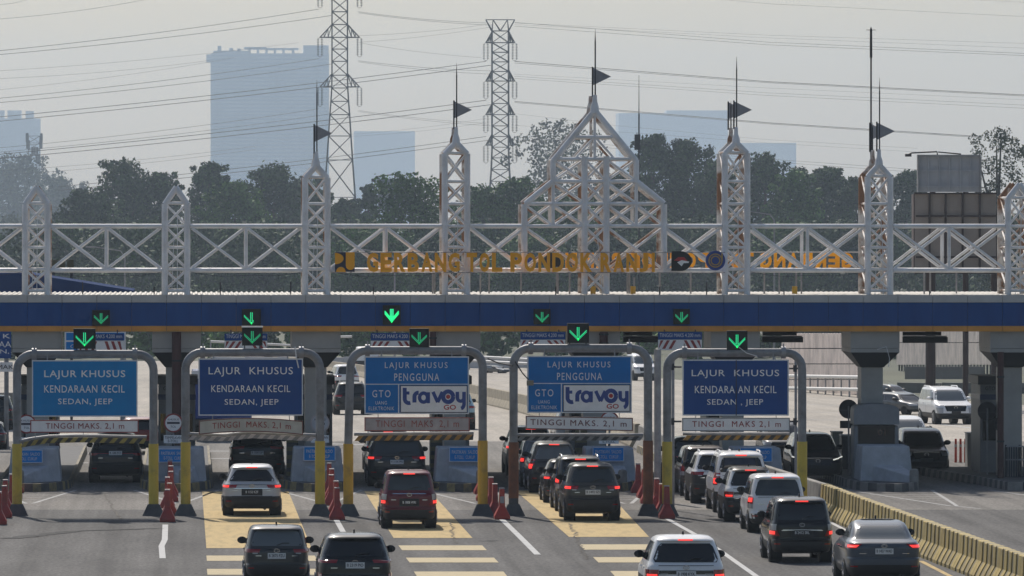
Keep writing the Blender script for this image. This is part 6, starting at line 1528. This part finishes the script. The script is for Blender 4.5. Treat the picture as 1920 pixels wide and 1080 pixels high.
for py in (405, 482): m.bb(q(1717), q(1867), d - .1, d - .062, z(py) - .05, z(py) + .05)
m.bb(q(1714), q(1869), d - .12, d + .25, z(364), z(361)); m.bb(q(1714), q(1869), d - .12, d + .25, z(513), z(509)); m.build('frame', M['rust'], t)
for px in (1745, 1868): m = MB(); m.tube((q(px), d + .5, GZ(d)), (q(px), d + .5, z(400)), .22, 10); m.build('post', M['rust'], t, 40)
m = MB(); m.bb(q(1714), q(1742), d + .3, d + 1.4, z(505), z(364)); m.build('side_panel', mat('brown_side', (.12, .085, .08), .7, var=.3, scale=1), t)
d = 1240.0
t = thing('billboard', 'small grey billboard end with a lamp arm, left of the rounded tree', 'billboard', (q(735), d, GZ(d)))
m = MB(); m.bb(q(710), q(770), d, d + .4, z(395), z(335)); m.build('panel', M['boardgrey'], t)
m = MB(); m.bb(q(709), q(712.5), d - .2, d + .6, z(420), z(334)); m.tube((q(740), d + .7, GZ(d)), (q(740), d + .7, z(350)), .25, 8); m.build('post', M['steel'], t)
m = MB(); m.path([(q(700), d - 1.5, z(337)), (q(705), d - 1.5, z(331)), (q(740), d - .2, z(327)), (q(740), d, z(336))], .1, 6); m.path([(q(742), d - .2, z(332)), (q(775), d - .3, z(325))], .08, 6); m.each('lamp_arm', M['dark'], t)
m = MB(); m.bb(q(696), q(704), d - 1.7, d - 1.3, z(341), z(335)); m.build('lamp_head', M['dark'], t)
# ------------------------------------------------------------------ noise walls and guard rails along the far edge
def wallrun(px0, px1, pt, pb, d0, d1, label, mt, pan=2.0, rows=3, name='noise_wall', th=.18):
    A = Vector((XA(px0, d0), d0, 0)); B = Vector((XA(px1, d1), d1, 0)); L = (B - A).length; n = max(1, int(L / pan)); t = thing(name, label, 'noise wall' if name == 'noise_wall' else 'wall', (A.x, A.y, GZ(d0)))
    u = (B - A) / L; nn = Vector((u.y, -u.x, 0)); ms = []
    m = MB()
    for i in range(n):
        a = A + u * (L * i / n + .05); b = A + u * (L * (i + 1) / n - .05); da, db = a.y, b.y
        for r_ in range(rows):
            za, zb = ZA(pb, da), ZA(pt, da); h = (zb - za) / rows; z0, z1 = za + h * r_ + .035, za + h * (r_ + 1) - .035; o = nn * th / 2
            m.add([(p.x, p.y, zz) for zz in (z0, z1) for p in (a + o, b + o, b - o, a - o)], [(3, 2, 1, 0), (4, 5, 6, 7), (0, 1, 5, 4), (1, 2, 6, 5), (2, 3, 7, 6), (3, 0, 4, 7)])
    m.build('panel', M[mt], t)
    for i in range(n + 1 if name == 'noise_wall' else 0):
        p = A + u * L * i / n - nn * .14; mm = MB(); mm.tube((p.x, p.y, GZ(p.y)), (p.x, p.y, ZA(pt, p.y) + .05), .08, 6); mm.build('post', M['claddark'], t)
    return t
wallrun(1468, 1640, 624, 740, 500, 452, 'pale patched noise wall left of the contraflow column', 'noise', 1.45, 4)
wallrun(1683, 1860, 600, 684, 640, 565, 'smooth grey noise wall between the two right columns', 'noise', 2.3, 2)
wallrun(1695, 1846, 686, 712, 520, 520, 'low brown wall below the grey noise wall at right', 'boardbrown', 3, 1, 'low_wall')
wallrun(1684, 1940, 716, 738, 476, 470, 'low pale-topped concrete wall behind the oncoming cars', 'jerseyg', 3, 1, 'low_wall', .4)
wallrun(400, 1180, 668, 690, 690, 640, 'long low barrier wall along the far carriageway', 'boardgrey', 5, 1, 'low_wall', .3)
wallrun(-60, 130, 735, 762, 420, 420, 'low concrete wall beyond the leftmost portal', 'jerseyg', 3, 1, 'low_wall', .4)
def rail(pts, label, d0, d1):
    A = P(*pts[0], d0); B = P(*pts[1], d1); t = thing('guard_rail', label, 'guard rail', (A.x, A.y, A.z)); 
    m = MB(); m.tube(A, B, .11, 6); m.build('beam', mat('rail_pale', (.55, .55, .54), .5), t)
    n = int((B - A).length / 4)
    for i in range(n + 1): p = A.lerp(B, i / max(n, 1)); mm = MB(); mm.tube((p.x, p.y, GZ(p.y)), (p.x, p.y, p.z), .06, 5); mm.build('post', M['steel'], t)
rail([(1478, 705), (1640, 708)], 'upper pale guard rail in front of the patched noise wall', 485, 440)
rail([(1478, 728), (1640, 731)], 'lower pale guard rail in front of the patched noise wall', 483, 438)
rail([(880, 668), (1190, 684)], 'pale guard rail far off behind the portals', 655, 625)
rail([(880, 676), (1190, 692)], 'lower pale guard rail far off behind the portals', 652, 622)
rail([(395, 640), (560, 648)], 'pale guard rail far off left of the first flared column', 700, 700)
rail([(610, 632), (660, 631)], 'short pale rail behind the second portal corner', 720, 720)
# blue tin roof behind the canopy at the left
d = 330.0; t = thing('shed', 'blue sloping tin roof seen above the canopy at the left', 'shed', (XA(80, d), d, GZ(d)))
m = MB(); m.add([(XA(-120, d), d, ZA(512, d)), (XA(45, d), d, ZA(512, d)), (XA(250, d), d, ZA(545, d)), (XA(-120, d), d, ZA(560, d)), (XA(250, d), d, ZA(560, d))] + [(XA(-120, d), d + 10, ZA(512, d)), (XA(45, d), d + 10, ZA(512, d)), (XA(250, d), d + 10, ZA(545, d)), (XA(-120, d), d + 10, ZA(560, d)), (XA(250, d), d + 10, ZA(560, d))],
      [(0, 3, 4, 2, 1), (5, 6, 7, 9, 8), (0, 1, 6, 5), (1, 2, 7, 6), (2, 4, 9, 7), (3, 8, 9, 4), (0, 5, 8, 3)]); m.build('roof', M['bluetin'], t)
for px in (-100, 60, 230):
    m = MB(); m.tube((XA(px, d), d + 1, GZ(d)), (XA(px, d), d + 1, ZA(559, d)), .12, 8); m.build('post', M['steel'], t)
d = 340.0; t = thing('board', 'faded amber board with dark gaps behind the leftmost tower', 'board', (XA(117, d), d, GZ(d))); m = MB()
for a in (96, 110, 126): m.bb(XA(a, d), XA(a + 12, d), d, d + .1, ZA(504, d), ZA(487, d))
m.build('panel', mat('amber_board', (.20, .15, .06), .7, var=.3, scale=2), t); m = MB()
for px in (100, 134): m.tube((XA(px, d), d + .15, GZ(d)), (XA(px, d), d + .15, ZA(490, d)), .07, 6)
m.each('post', M['dark'], t)
# street lamps far behind
for px, py, d, lab in ((234, 470, 520, 'thin far street lamp behind the truss, left of the second tower'), (1452, 402, 520, 'thin far street lamp right of the right pennant tower'), (740, 475, 520, 'thin far street lamp behind the word GERBANG')):
    x = XA(px, d); zt_ = ZA(py, d); t = thing('street_lamp', lab, 'street lamp', (x, d, GZ(d)), 'far street lamps'); m = MB(); m.path([(x, d, GZ(d)), (x, d, zt_ - .4), (x - .3, d, zt_), (x - 2.0, d, zt_ + .25)], [.09, .06, .05, .04], 6); m.build('pole', M['steel'], t)
    m = MB(); m.box((x - 2.3, d, zt_ + .25), (.7, .25, .1)); m.build('lamp_head', M['steel'], t)
# red guide posts on the contraflow island
for i, px in enumerate((1792, 1801, 1810)):
    d = 274.0; x = XA(px, d); t = thing('guide_post', 'thin red guide post right of the dark oncoming MPV, %s from the left' % ordn(i), 'guide post', (x, d, 0), 'red guide posts'); m = MB(); m.tube((x, d, 0), (x, d, .85), .05, 8, .04); m.build('post', M['redfresh'], t); m = MB(); m.tube((x, d, .55), (x, d, .65), .052, 8); m.build('reflective_band', M['reflect'], t)
# ================================================================== HAZE
m = MB(); m.bb(-5200, 5200, -150, 10600, -6.6, 236)
hz = bpy.data.materials.new('haze'); hz.use_nodes = True; t_ = hz.node_tree
for nd in list(t_.nodes):
    if nd.type != 'OUTPUT_MATERIAL': t_.nodes.remove(nd)
pv = t_.nodes.new('ShaderNodeVolumePrincipled'); pv.inputs['Color'].default_value = (0.69, 0.84, 1.0, 1); pv.inputs['Density'].default_value = HAZE; pv.inputs['Anisotropy'].default_value = 0.3
t_.links.new(pv.outputs[0], [n for n in t_.nodes if n.type == 'OUTPUT_MATERIAL'][0].inputs['Volume'])
o = m.build('haze', hz); o['kind'] = 'stuff'; o['label'] = 'thin bluish haze in the air'; o['category'] = 'haze'
